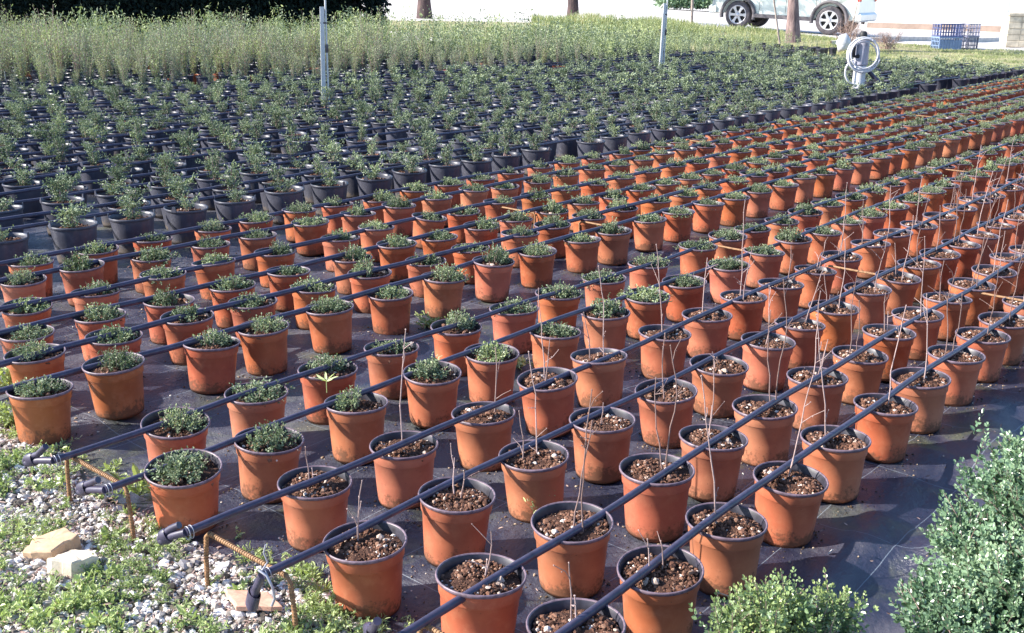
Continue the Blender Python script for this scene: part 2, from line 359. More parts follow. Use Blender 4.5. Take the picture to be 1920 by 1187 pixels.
def groundmat():
    mt, n, b, ns, ls = newmat('pale_dusty_ground')
    t = ns.new('ShaderNodeTexCoord'); V = t.outputs['Object']
    a = noise(ns, ls, .35, 5, .6, vec=V); f = noise(ns, ls, 40, 5, .7, vec=V)
    mp = ns.new('ShaderNodeMapping'); mp.inputs['Scale'].default_value = (.06, .6, 1); ls.new(V, mp.inputs[0]); s = noise(ns, ls, .6, 5, .65, vec=mp.outputs[0])
    c = mix(ns, ls, a.outputs[0], (.52, .47, .43), (.70, .66, .62)); c = mix(ns, ls, math_(ns, ls, 'MULTIPLY', math_(ns, ls, 'SUBTRACT', s.outputs[0], .52), 3, True), c, (.46, .38, .37))
    c = mix(ns, ls, .25, c, mix(ns, ls, f.outputs[0], (.0, .0, .0), (1., 1., 1.)), 'OVERLAY')
    ls.new(c, b.inputs['Base Color']); setp(b, Roughness=.9); bump(ns, ls, b, f.outputs[0], .4, .004); return mt
M['ground'] = groundmat()
M['dirt'] = simple('gravelly_dirt', (.14, .12, .09), .9, nz=30, amt=.5, bmp=.006)
M['asphalt'] = simple('sunlit_road', (.60, .57, .56), .9, nz=3, amt=.10, bmp=.002)
M['kerb'] = simple('kerb_stone', (.60, .56, .52), .85, nz=6, amt=.2)
M['vergesoil'] = simple('verge_soil', (.30, .27, .14), .95, nz=4, amt=.35, bmp=.01)

# ------------------------------------------------------------------ setting: ground, fabric, gravel, road
def sheet(xs, ys, zf, mat, name, obj_uv=False):
    X, Y = np.meshgrid(xs, ys); Z = np.vectorize(zf)(X, Y)
    V = np.stack([X.ravel(), Y.ravel(), Z.ravel()], 1); nx = len(xs); ny = len(ys)
    i, j = np.meshgrid(np.arange(nx-1), np.arange(ny-1)); k = (j*nx+i).ravel()
    F = np.stack([k, k+1, k+1+nx, k+nx], 1)
    mb = MB(); mb.add(V, F, 0, .5, True); o = struct(name, mb.mesh(name, mat))
    if obj_uv: o.rotation_euler = (0, 0, AZ)
    return o
xs = np.unique(np.concatenate([np.linspace(-400, -40, 8), np.linspace(-40, 40, 60), np.linspace(40, 400, 8)]))
ys = np.unique(np.concatenate([np.linspace(-60, 20, 10), np.linspace(20, 40, 40), np.linspace(40, 900, 14)]))
sheet(xs, ys, lambda x, y: terr(x, y)-.012, M['ground'], 'ground')
UEND = 20.0      # the beds end here
def fab_h(u, v):
    near = 1.0 if (u < 6 and v < 6) else .6
    h = near*.004*(math.sin(u*5.1+1.3*math.sin(v*3.1))+math.sin(v*6.3+1.7*math.sin(u*2.3)))+near*.003*math.sin(u*13+v*9+math.sin(u*4)*2)
    if near == 1.0: h += .010*max(0, 1-abs(math.sin(u*2.1+v*3.3+1.2*math.sin(v*2.7)+.8*math.sin(u*5)))*3)+.008*max(0, 1-abs(math.sin(u*3.7-v*2.9+1.4*math.sin(u*1.9)))*4)
    if v < 1.0:   # loose edge of the fabric, lying in folds
        k = min(1, (1.0-v)/.25)
        h += k*(.034*math.sin((v*1.0-u*.35)*17+1.6*math.sin(u*2.4))+.022*math.sin((u*.8+v*.5)*11+2*math.sin(v*5)))+k*.026
    return .012+max(-.008, h)
us = np.unique(np.concatenate([np.arange(1.40, 6.0, .04), np.arange(6.0, 22.0, .25)]))
vs = np.unique(np.concatenate([np.arange(-.9, 5.0, .035), np.arange(5.0, 20.0, .25)]))
def fz(u, v):
    x, y = u*CA-v*SA, u*SA+v*CA
    return fab_h(u, v)+terr(x, y)-(.06 if u > UEND+.2 or v > 19 else 0)
sheet(us, vs, fz, M['fabric'], 'ground_fabric', True)
# gravel margin in front of the near ends of the rows
gu = np.arange(-1.6, 1.55, .05); gv = np.arange(-1.0, 9.0, .06)
def gz(u, v):
    e = min(1, max(0, (1.48+.05*math.sin(v*4.2)+.03*math.sin(v*11)-u)/.10))
    return -.004+e*.030+.006*math.sin(u*9+v*5)*e
sheet(gu, gv, gz, M['dirt'], 'gravel_path', True)

def visible(p, mg=40, top=-60):
    x, y, z = PX(p); return z > .1 and -mg < x < IW+mg and top < y < IH+mg*1.5

# loose stones of the gravel
g1 = np.random.default_rng(5); P = []; S = []
while len(P) < 13000:
    u = g1.uniform(-.3, 1.50); v = g1.uniform(1.2, 4.6); p = UV(u, v, 0)
    if not visible(p, 120): continue
    e = 1.44+.05*math.sin(v*4.2)
    if u > e and g1.random() > .15: continue
    s = min(.022, .0028+abs(g1.normal(0, .0044)))
    P.append((p.x, p.y, gz(u, v)+s*.3)); S.append(s)
mb = MB(); rocks(mb, P, S, 0, np.clip(g1.normal(.52, .32, len(P)), 0, 1), g1)
tag(link('gravel', mb.mesh('gravel', M['pebble'])), 'loose pale stones of the gravel margin in the lower left corner', 'gravel', kind='stuff')
# crumbs of soil spilt round the pots
ROWS = {1.11: [1.55, 1.87, 2.17, 2.50, 2.81, 3.18, 3.51, 3.83, 4.15, 4.43],
        1.385: [1.55, 1.90, 2.28, 2.57, 2.91, 3.28, 3.63, 3.90, 4.22, 4.56, 4.86, 5.19, 5.48],
        1.70: [1.51, 1.81, 2.15, 2.47, 2.84, 3.16, 3.52, 3.79, 4.11, 4.47, 4.80, 5.09, 5.38, 5.68, 5.96],
        2.035: [1.63, 1.96, 2.31, 2.64, 2.93, 3.34, 3.67, 3.97, 4.31, 4.65, 4.95, 5.33],
        2.36: [1.45, 1.72, 2.07, 2.41, 2.71, 3.08, 3.42, 3.71, 4.03, 4.43],
        2.67: [1.62, 1.92, 2.22, 2.52, 2.86, 3.21, 3.50, 3.85, 4.20, 4.66],
        3.21: [1.48, 1.75, 2.12, 2.37, 2.70, 3.03, 3.35, 3.69, 4.03, 4.41, 4.69, 5.05],
        3.52: [1.63, 1.92, 2.24, 2.55, 2.86, 3.20, 3.56, 3.89, 4.27, 4.56, 4.88],
        3.80: [1.73, 2.03, 2.33, 2.65, 2.95, 3.34, 3.64, 3.95, 4.28, 4.57],
        4.16: [1.91, 2.21, 2.54, 2.82, 3.16, 3.58, 3.83, 4.21, 4.52],
        4.53: [2.08, 2.36, 2.70, 3.04, 3.33, 3.69, 4.03],
        4.83: [1.92, 2.26, 2.60, 2.90, 3.26, 3.55, 3.85]}
g2 = np.random.default_rng(8); P = []; S = []
for v, L in ROWS.items():
    for u in L:
        k = 60 if v < 2.5 else 26
        for _ in range(k):
            a = g2.uniform(0, 6.28); r = .082+abs(g2.normal(0, .035)); s = .0012+abs(g2.normal(0, .0017))
            uu, vv = u+r*math.cos(a), v+r*math.sin(a); p = UV(uu, vv); P.append((p.x, p.y, fab_h(uu, vv)+s*.3)); S.append(s)
for _ in range(900):
    u, v = g2.uniform(1.5, 4.5), g2.uniform(.3, 4.5); s = .001+abs(g2.normal(0, .0016)); p = UV(u, v); P.append((p.x, p.y, fab_h(u, v)+s*.3)); S.append(s)
mb = MB(); rocks(mb, P, S, 0, None, g2)
P = []; D = []; T = []
for _ in range(900):
    u, v = g2.uniform(1.45, 5.5), g2.uniform(-.1, 5.0)
    p = UV(u, v); P.append((p.x, p.y, fab_h(u, v)+g2.uniform(.003, .008))); D.append((g2.normal(0, 1), g2.normal(0, 1), g2.normal(.05, .2)))
leaves(mb, P, D, g2.uniform(.005, .020, len(P)), g2.uniform(.002, .007, len(P)), 1, g2.random(len(P)), True, g2)
tag(link('soil_crumbs', mb.mesh('soil_crumbs', [M['crumb'], M['dry']])), 'crumbs of potting soil and dry leaf bits strewn on the ground fabric', 'soil crumbs', kind='stuff')

# ------------------------------------------------------------------ pot, soil, plants: shared meshes
PH, PR = .175, .100
def pot_profile(k=1.0): return [(.0, .004), (.072, .004), (.0765, .0), (.079, .012), (.0835, .07), (.0885, .135), (.0905, .1365), (.0925, .139), (.0935, .160), (.0955, .1655), (.0985, .1675)]
def make_pot(seg, sq, wob):
    mb = MB(); lathe(mb, pot_profile(), seg, 0, .5, sq, wob=wob); return mb
def make_rim(seg, sq, wob, full=True):
    mb = MB()
    pr = [(.0985, .1672), (.1003, .1700), (.1008, .1735), (.0998, .1762), (.0975, .1765), (.0955, .1740)]
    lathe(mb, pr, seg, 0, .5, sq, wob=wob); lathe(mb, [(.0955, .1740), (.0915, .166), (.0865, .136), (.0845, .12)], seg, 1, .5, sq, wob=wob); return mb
POTS = []; 
for k in range(4):
    sq = (1+.018*math.sin(k*2.1), 1-.018*math.sin(k*2.1)); wob = .020*k/3
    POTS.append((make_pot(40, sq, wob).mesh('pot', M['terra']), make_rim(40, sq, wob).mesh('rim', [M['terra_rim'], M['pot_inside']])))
def make_soil(g, n, zt=.148, r0=.089, big=1.0, bare=True):
    mb = MB(); rr = [0, .25, .5, .75, 1.0]; seg = 20; V = [(0, 0, zt+.006)]
    for a in rr[1:]:
        for i in range(seg):
            t = 2*math.pi*i/seg; V.append((r0*a*math.cos(t), r0*a*math.sin(t), zt+.008*(1-a*a)+g.normal(0, .0022)))
    F = [[0, 1+i, 1+(i+1) % seg] for i in range(seg)]
    for k in range(3):
        for i in range(seg): F.append([1+k*seg+i, 1+(k+1)*seg+i, 1+(k+1)*seg+(i+1) % seg, 1+k*seg+(i+1) % seg])
    mb.add(np.array(V), F, 0, .22)
    m0 = 500; r = r0*.97*np.sqrt(g.random(m0)); a = g.uniform(0, 6.28, m0); rocks(mb, np.stack([r*np.cos(a), r*np.sin(a), zt+.0085*(1-(r/r0)**2)+.001], 1), .0018, 0, np.clip(g.beta(2, 3, m0), 0, 1), g, .9)
    r = r0*.97*np.sqrt(g.random(n)); a = g.uniform(0, 6.28, n); z = zt+.008*(1-(r/r0)**2)
    s = (.0022+np.abs(g.normal(0, .0030, n)))*big; s = np.minimum(s, .011); hum = .006*np.sin(r*40+a*2)
    rocks(mb, np.stack([r*np.cos(a), r*np.sin(a), z+s*.35+hum], 1), s, 0, np.clip(np.where(g.random(n) < .10, g.uniform(.9, 1, n), g.beta(2, 2.2, n)*.88), 0, 1), g, .8)
    return mb
gs = np.random.default_rng(21)
SOIL_BARE = [make_soil(gs, 760, .155, .0885, .82).mesh('soil', M['soil']) for _ in range(6)]
SOIL_PLANT = [make_soil(gs, 170, .151, .0885).mesh('soil', M['soil']) for _ in range(4)]

def low_shrub(g, nsp=70, nl=13, leaf=.0085, spread=.083, ht=.056, oval=False, off=(0, 0)):
    """flat domed cushion of short leafy shoots"""
    mb = MB(); P = []; D = []; T = []; Ls = []
    lob = [(g.uniform(-.045, .045), g.uniform(-.045, .045), g.uniform(.55, 1.1)) for _ in range(4)]
    for k in range(nsp):
        lx, ly, lh = lob[g.integers(0, 4)]
        a = g.uniform(0, 6.28); r = spread*math.sqrt(g.random())*.75
        tx, ty = lx*.8+r*math.cos(a)+off[0], ly*.8+r*math.sin(a)+off[1]; rr = math.hypot(tx, ty)
        if rr > spread*1.25: tx *= spread*1.2/rr; ty *= spread*1.2/rr; rr = spread*1.2
        top = .158+ht*lh*(1-.55*(rr/spread)**2)*g.uniform(.7, 1.2)
        b = Vector((tx*.35, ty*.35, .150)); e = Vector((tx, ty, max(top, .162)))
        mid = (b+e)/2+Vector((tx*.12, ty*.12, -.004))
        if k % 3 == 0: tube(mb, [b, mid, e], [.0012, .0009, .0006], 3, 1, g.random(), caps=False)
        tt = g.random()
        for i in range(nl):
            t = .30+.70*(i+g.random())/nl
            p = b*(1-t)**2+mid*2*t*(1-t)+e*t*t
            d = (e-b).normalized()*(.4+.9*(t > .9))+Vector(g.normal(0, .75, 3)); 
            P.append(p+Vector(g.normal(0, .0028, 3))); D.append(d); T.append(min(1, max(0, .30+.35*t*tt+g.normal(0, .17)+.12*(t > .85)))); Ls.append(leaf*g.uniform(.7, 1.25))
    Ls = np.array(Ls); leaves(mb, P, D, Ls, Ls*.55, 0, np.array(T), oval, g); return mb
gl = np.random.default_rng(33)
LOW = []
for k in range(10):
    LOW.append(low_shrub(gl, [80, 100, 115, 70, 90, 120, 62, 108, 86, 96][k], 14, [.0088, .0095, .008, .010, .009, .0085, .011, .0078, .0092, .0098][k], [.080, .092, .096, .074, .09, .10, .070, .094, .086, .09][k], [.060, .05, .066, .075, .052, .045, .08, .058, .07, .05][k], True, (gl.normal(0, .008), gl.normal(0, .008))).mesh('foliage', [M['shrubleaf'], M['bark']]))
LOW_LOD = [low_shrub(gl, 26, 6, .016, .082, .058, False) for _ in range(4)]

def twig(g, h, n=1):
    """leafless seedling: thin kinked stems with a few side shoots and buds"""
    mb = MB()
    for s in range(n):
        p = Vector((g.normal(0, .018), g.normal(0, .018), .150)); hh = h*(1 if s == 0 else g.uniform(.45, .85))
        lean = Vector((g.normal(0, .10), g.normal(0, .10), 1)); K = max(4, int(hh/.045)); pts = [p.copy()]
        for i in range(K):
            lean += Vector((g.normal(0, .13), g.normal(0, .13), 0)); lean.x *= .8; lean.y *= .8
            p = p+lean.normalized()*(hh/K); pts.append(p.copy())
        rr = [.0024-.0012*i/K for i in range(K+1)]; tn = g.random(); tube(mb, pts, rr, 5, 0, tn)
        for q in range(1+int(hh/.16)):
            i = int(g.integers(1, K)); b = pts[i]; d = Vector((g.normal(0, 1), g.normal(0, 1), g.uniform(.6, 1.5))).normalized(); l = g.uniform(.02, .09)*(.6+hh)
            e = b+d*l; tube(mb, [b, b+d*l*.5+Vector((g.normal(0, .003), g.normal(0, .003), .002)), e], [.0012, .0010, .0007], 4, 0, tn)
            rocks(mb, [b+d*l*.5, e], .0016, 0, np.array([tn, tn]), g, 1.2)
        rocks(mb, pts[1:], .0021, 0, np.full(K, tn), g, 1.1)
    return mb
gt = np.random.default_rng(44)
TW_S = [twig(gt, h, n).mesh('bare_stem', M['bark']) for h, n in ((.09, 2), (.12, 1), (.14, 2), (.17, 1))]
TW_L = [twig(gt, h, n).mesh('bare_stem', M['bark']) for h, n in ((.30, 1), (.38, 2), (.26, 2), (.42, 1), (.34, 1), (.22, 1), (.36, 2))]

# black pots, a little larger, with two upright lugs on the rim
BH, BR = .205, .122
def black_pot(seg, lug=True):
    mb = MB(); lathe(mb, [(0, .004), (.088, .004), (.092, 0), (.096, .02), (.1155, .188), (.1155, .1885), (.1200, .190), (.1225, .195), (.1225, .203), (.120, .205), (.1155, .203), (.111, .190), (.104, .14)], seg, 0)
    if lug:
        for s in (0, math.pi):
            c, q = math.cos(s), math.sin(s)
            V = [(c*.117-q*dy, q*.117+c*dy, z) for dy, z in ((-.016, .196), (.016, .196), (.008, .226), (-.008, .226))]
            V2 = [(c*.1225-q*dy, q*.1225+c*dy, z) for dy, z in ((-.016, .196), (.016, .196), (.008, .226), (-.008, .226))]
            mb.add(np.array(V+V2), [[0, 1, 2, 3], [7, 6, 5, 4], [0, 4, 5, 1], [1, 5, 6, 2], [2, 6, 7, 3], [3, 7, 4, 0]], 0)
    return mb
BPOT = black_pot(32).mesh('pot', M['black'])
def soil_black(g):
    mb = make_soil(g, 160, .172, .110); return mb
BSOIL = [soil_black(gs).mesh('soil', M['soil']) for _ in range(3)]
def up_shrub(g, h=.22, wd=.07, nsp=44, nl=11, leaf=.013, oval=True, z0=.17):
    mb = MB(); P = []; D = []; T = []; Ls = []
    nst = 3; stems = []
    for s in range(nst):
        e = Vector((g.normal(0, wd*.35), g.normal(0, wd*.35), z0+h*g.uniform(.75, 1.05))); stems.append((Vector((g.normal(0, .008), g.normal(0, .008), z0)), e))
        if oval: tube(mb, [stems[-1][0], (stems[-1][0]+e)/2+Vector((g.normal(0, .006), g.normal(0, .006), 0)), e], [.0032, .0022, .001], 5, 1, g.random(), caps=False)
    for k in range(nsp):
        b0, e0 = stems[k % nst]; t = g.uniform(.12, 1); b = b0.lerp(e0, t)
        rad = wd*(.55+.75*math.sin(min(1, t*1.25)*math.pi*.72))*g.uniform(.45, 1.1)
        a = g.uniform(0, 6.28); e = b+Vector((math.cos(a)*rad, math.sin(a)*rad, rad*g.uniform(.2, .9)))
        tt = g.random()
        for i in range(nl):
            s = (i+g.random())/nl; p = b.lerp(e, s); d = (e-b).normalized()*.6+Vector(g.normal(0, .7, 3))
            P.append(p+Vector(g.normal(0, .003, 3))); D.append(d); T.append(min(1, max(0, .24+.34*s*tt+.16*t+g.normal(0, .16)))); Ls.append(leaf*g.uniform(.7, 1.3))
    Ls = np.array(Ls); leaves(mb, P, D, Ls, Ls*.55, 0, np.array(T), oval, g); return mb
gb = np.random.default_rng(55)
UPS = [up_shrub(gb, h, wd, n).mesh('foliage', [M['blackleaf'], M['bark']]) for h, wd, n in ((.150, .062, 50), (.12, .075, 50), (.19, .058, 54), (.10, .070, 42), (.14, .080, 58), (.09, .062, 38), (.16, .070, 54))]
UPS_LOD = [up_shrub(gb, h, wd, 26, 6, .026, False).pack() for h, wd in ((.145, .075), (.12, .085), (.17, .070), (.10, .08), (.135, .09))]
def wisp(g, h=.62, nst=17, nl=36, leaf=.030, stems=True, spread=.19):
    """broom-like bundle of upright wands with narrow leaves"""
    mb = MB(); P = []; D = []; T = []; Ls = []
    for s in range(nst):
        a = g.uniform(0, 6.28); r = g.uniform(.15, 1)*spread; hh = h*g.uniform(.62, 1.08)
        b = Vector((math.cos(a)*.012, math.sin(a)*.012, .15)); e = Vector((math.cos(a)*r, math.sin(a)*r, .15+hh)); mid = Vector((math.cos(a)*r*.35, math.sin(a)*r*.35, .15+hh*.5))
        if stems: tube(mb, [b, mid, e], [.003, .002, .0009], 4, 1, g.random(), caps=False)
        tt = g.normal(.58, .17)
        for i in range(nl):
            t = .03+.97*(i+g.random())/nl; p = b*(1-t)**2+mid*2*t*(1-t)+e*t*t
            tg = ((mid-b)*(1-t)+(e-mid)*t).normalized(); d = tg*.6+Vector(g.normal(0, .7, 3))
            P.append(p+Vector(g.normal(0, .016, 3))); D.append(d); T.append(min(1, max(0, tt+.40*(t-.6)+g.normal(0, .13)))); Ls.append(leaf*g.uniform(.7, 1.4))
    Ls = np.array(Ls); leaves(mb, P, D, Ls, Ls*.36, 0, np.array(T), False, g); return mb
gw = np.random.default_rng(66)
WISP = [wisp(gw, h, n).mesh('foliage', [M['wispleaf'], M['bark']]) for h, n in ((.64, 18), (.72, 20), (.56, 17), (.78, 17), (.60, 21))]
WISP_LOD = [wisp(gw, h, 10, 15, .052, False).pack() for h in (.58, .64, .52, .70)]

# ------------------------------------------------------------------ potted plants as things
ORD = ['first', 'second', 'third', 'fourth', 'fifth', 'sixth', 'seventh', 'eighth', 'ninth', 'tenth', 'eleventh', 'twelfth', 'thirteenth', 'fourteenth', 'fifteenth', 'sixteenth', 'seventeenth', 'eighteenth', 'nineteenth']
def ordn(n):
    if n <= 19: return ORD[n-1]
    t = {2: 'twenty', 3: 'thirty', 4: 'forty', 5: 'fifty', 6: 'sixty', 7: 'seventy'}[n//10]
    return (t[:-1]+'ieth') if n % 10 == 0 else t+'-'+ORD[n % 10-1]
gp = np.random.default_rng(77)
orange = []      # (u, v, rowindex, orderindex, z)
for ri, (v, L) in enumerate(ROWS.items()):
    L = list(L)
    u = L[-1]
    while u < UEND-.35:
        u += gp.normal(.325, .02); L.append(u)
    n = 0
    for u in L:
        vv = v+gp.normal(0, .008) if u > 6 else v
        p = UV(u, vv, .1); x, y, zc = PX(p)
        if zc > 0 and -60 < x < IW+60 and y < IH+90: n += 1; orange.append((u, vv, ri, n, True, zc))
        elif zc > 0 and IW+60 <= x < IW+700: orange.append((u, vv, ri, 0, False, zc))
def rowname(ri): return 'front row' if ri == 0 else ordn(ri+1)+' row from the front'
inside = sorted([o for o in orange if o[4]], key=lambda o: o[5])
bare = [o for o in inside if o[2] < 4]; leafy = [o for o in inside if o[2] >= 4]
NB = len(bare)
keep = set(id(o) for o in bare[:300]) | set(id(o) for o in leafy[:300])
far_orange = [o for o in orange if id(o) not in keep]
print('orange', len(inside), 'bare', NB, 'leafy', len(leafy), 'far', len(far_orange))
TALLSET = set()
def potted(o):
    u, v, ri, n, ins, zc = o
    p = UV(u, v); z = fab_h(u, v)+.001+terr(p.x, p.y); isbare = ri < 4
    if isbare: lab = 'orange twig pot, %s from the left in the %s' % (ordn(n), rowname(ri))
    else: lab = 'orange pot of low shrub, %s from left, %s' % (ordn(n), rowname(ri))
    t = thing('potted_seedling' if isbare else 'potted_shrub', lab, 'potted plant', (p.x, p.y, z), gp.uniform(0, 6.28), 'orange pots with bare seedlings' if isbare else 'orange pots with low shrubs')
    t.rotation_euler = (gp.normal(0, .028), gp.normal(0, .028), gp.uniform(0, 6.28)); s = gp.normal(1, .012); t.scale = (s, s, s*gp.normal(1, .012))
    k = int(gp.integers(0, 4)); pm, rm = POTS[k]
    po = link('pot', pm, t); link('rim', rm, po)
    if isbare:
        so_ = link('soil', SOIL_BARE[int(gp.integers(0, 6))], t); so_.rotation_euler = (0, 0, gp.uniform(0, 6.28))
        long_ = (zc > 2.55 and gp.random() < .85) or (u > 2.0 and gp.random() < .6)
        L = TW_L if long_ else TW_S
        f = link('bare_stem', L[int(gp.integers(0, len(L)))], t); f.rotation_euler = (0, 0, gp.uniform(0, 6.28)); q = gp.uniform(.85, 1.15); f.scale = (1, 1, q)
    else:
        so_ = link('soil', SOIL_PLANT[int(gp.integers(0, 4))], t); so_.rotation_euler = (0, 0, gp.uniform(0, 6.28))
        f = link('foliage', LOW[int(gp.integers(0, len(LOW)))], t); f.rotation_euler = (0, 0, gp.uniform(0, 6.28)); q = gp.uniform(.86, 1.14); f.scale = (q, q*gp.uniform(.88, 1.12), gp.uniform(.8, 1.15)); f.location.z = .15*(1-f.scale.z)
for o in inside:
    if id(o) in keep: potted(o)
# the rest of the orange pots, far off at the right
def lod_pot(seg=14):
    mb = MB(); lathe(mb, [(.077, 0), (.089, .136), (.0935, .139), (.100, .170), (.0998, .176)], seg, 0); lathe(mb, [(.0998, .176), (.096, .175), (.092, .15)], seg, 1)
    lathe(mb, [(.0925, .150), (.05, .157), (.001, .158)], seg, 2, .4, smooth=False); return mb
LP = lod_pot().pack()
SOILP = []
def join_lod(name, items, plantpacks, potpack, mats, lab, cat, shift, pscale=(.85, 1.15)):
    mb = MB()
    for (x, y, z, s) in items:
        rz = gp.uniform(0, 6.28); mb.merge(potpack, mat4((x, y, z), rz, 1.0))
        pk = plantpacks[int(gp.integers(0, len(plantpacks)))]; q = gp.uniform(*pscale)*s
        mb.merge(pk, mat4((x, y, z+shift*(1-q)), gp.uniform(0, 6.28), q))
    return tag(link(name, mb.mesh(name, mats)), lab, cat, kind='stuff')
def shiftmat(pk, k): V, L, C, Mt, T, S = pk; return (V, L, C, Mt+k, T, S)
items = []
for o in far_orange:
    p = UV(o[0], o[1]); items.append((p.x, p.y, fab_h(o[0], o[1])+terr(p.x, p.y), 1.0))
if items: join_lod('distant_orange_pots', items, [shiftmat(l.pack(), 3) for l in LOW_LOD], LP, [M['terra'], M['pot_inside'], M['soil'], M['shrubleaf'], M['bark']], 'farthest orange potted shrubs running out of the picture at the upper right', 'potted plants', .15)

# black pots: pairs of rows behind the orange ones
blk = []; BV = []
v = 5.28
while v < 15.2: BV += [v, v+.34]; v += .70
def tall_front(u):    # v at which the band of tall shrubs begins
    return np.interp(u, [4, 6, 9.9, 17, 21, 40], [13.2, 12.8, 11.4, 10.6, 10.4, 10.4])
POSTS = [(606, 175), (1239, 120), (1610, 150)]
def field_back_(u):    # v at which the field ends at the grass verge
    return np.interp(u, [0, 24, 27, 28.6, 29.6, 30.2], [30, 13.0, 12.2, 9.8, 7.6, 3.0])
gk = np.random.default_rng(88)
for ri, v in enumerate(BV):
    u = 1.9+gk.uniform(0, .2)+(.17 if ri % 2 else 0)
    if ri == 0: u = 2.34-.355*1
    n = 0
    while u < UEND:
        vv = v+gk.normal(0, .012); p = UV(u, vv, .15); x, y, zc = PX(p)
        if vv < tall_front(u)-.1 and gk.random() > .11 and not any(abs((p-G(*q, .30)).x) < .17 and -.3 < (p-G(*q, .30)).y < .12 for q in POSTS):
            if zc > 0 and -45 < x < IW+50: n += 1; blk.append((u, vv, ri, n, True, zc))
            elif zc > 0 and -350 < x < IW+500: blk.append((u, vv, ri, 0, False, zc))
        u += gk.normal(.355, .018)
bi = sorted([b for b in blk if b[4]], key=lambda b: b[5]); near = bi[:300]; keep = set(id(b) for b in near)
print('black', len(bi), len(blk))
for b in near:
    u, v, ri, n, ins, zc = b; p = UV(u, v); z = fab_h(u, v)+.001
    lab = 'black pot of bushy shrub, %s from left, %s black row' % (ordn(n), 'nearest' if ri == 0 else ordn(ri+1)+' nearest')
    t = thing('black_potted_shrub', lab, 'potted plant', (p.x, p.y, z), 0, 'black pots with bushy shrubs'); t.rotation_euler = (gp.normal(0, .02), gp.normal(0, .02), gp.choice([-.5, .1, .6, 1.1])+gp.normal(0, .3))
    link('pot', BPOT, t); so_ = link('soil', BSOIL[int(gp.integers(0, 3))], t); so_.rotation_euler = (0, 0, gp.uniform(0, 6.28))
    f = link('foliage', UPS[int(gp.integers(0, len(UPS)))], t); f.rotation_euler = (0, 0, gp.uniform(0, 6.28)); q = gp.uniform(.72, 1.2); f.scale = (q, q*gp.uniform(.85, 1.15), q*gp.uniform(.75, 1.25)); f.location.z = .17*(1-f.scale.z)
LB = MB(); lathe(LB, [(.092, 0), (.1155, .188), (.1225, .193), (.122, .205)], 12, 0); lathe(LB, [(.122, .205), (.114, .203), (.108, .172)], 12, 0); lathe(LB, [(.108, .172), (.05, .178), (.001, .18)], 12, 1, .4, smooth=False); LB = LB.pack()
items = [((lambda p: (p.x, p.y, fab_h(b[0], b[1])+terr(p.x, p.y), 1.0))(UV(b[0], b[1]))) for b in blk if id(b) not in keep]
join_lod('distant_black_pots', items, [shiftmat(pk, 2) for pk in UPS_LOD], LB, [M['black'], M['soil'], M['blackleaf'], M['bark']], 'dense mass of farther black potted shrubs in the middle distance', 'potted plants', .17, (.68, 1.3))

# tall wispy shrubs at the back of the field
tall = []; gtl = np.random.default_rng(99)
def hedge_front(x): return np.interp(x, [-16, -10, -4.2, 0, 6, 12], [20.5, 21.5, 25.0, 27.0, 29.5, 31.5])
for a in np.arange(4, UEND+4.2, .36):
    for b in np.arange(10.3, 26, .36):
        u, v = a+gtl.normal(0, .05), b+gtl.normal(0, .05)
        p = UV(u, v, .3)
        if v < tall_front(u)+.1 or p.y > hedge_front(p.x): continue
        x, y, zc = PX(p)
        if zc < 0 or x < -300 or x > 2000: continue
        sc_ = 1.0 if u < 17 else max(.55, 1-(u-17)*.09)
        sc_ *= min(1.0, .55+.45*(v-tall_front(u))/1.6)*(1+.14*math.sin(u*1.9+1.3*math.sin(v*1.4)))
        tall.append((p.x, p.y, x, zc, sc_)) if gtl.random() > .06 else None
ti = sorted([t for t in tall if -40 < t[2] < IW+40], key=lambda t: t[3]); ntall = ti[:260]; keep = set(id(t) for t in ntall)
print('tall', len(ti))
for t in ntall:
    o = thing('wispy_potted_shrub', 'tall wispy pale green shrub at the front of the tall band behind black pots', 'potted plant', (t[0], t[1], .012), gp.uniform(0, 6.28), 'tall wispy shrubs at the back of the field')
    link('pot', POTS[0][0] if gtl.random() < .14 else BPOT, o); f = link('foliage', WISP[int(gp.integers(0, 5))], o); q = gp.uniform(.66, 1.1)*t[4]; f.scale = (q*1.05, q*1.05, q); f.location.z = .15*(1-q)
LPT = lod_pot(10).pack()
join_lod('distant_wispy_shrubs', [(t[0], t[1], .012+terr(t[0], t[1]), t[4]) for t in tall if id(t) not in keep], [shiftmat(pk, 3) for pk in WISP_LOD], LPT, [M['black'], M['pot_inside'], M['soil'], M['wispleaf'], M['bark']], 'dense band of tall wispy pale green shrubs at the back of the field', 'shrubs', .15, (.72, 1.15))

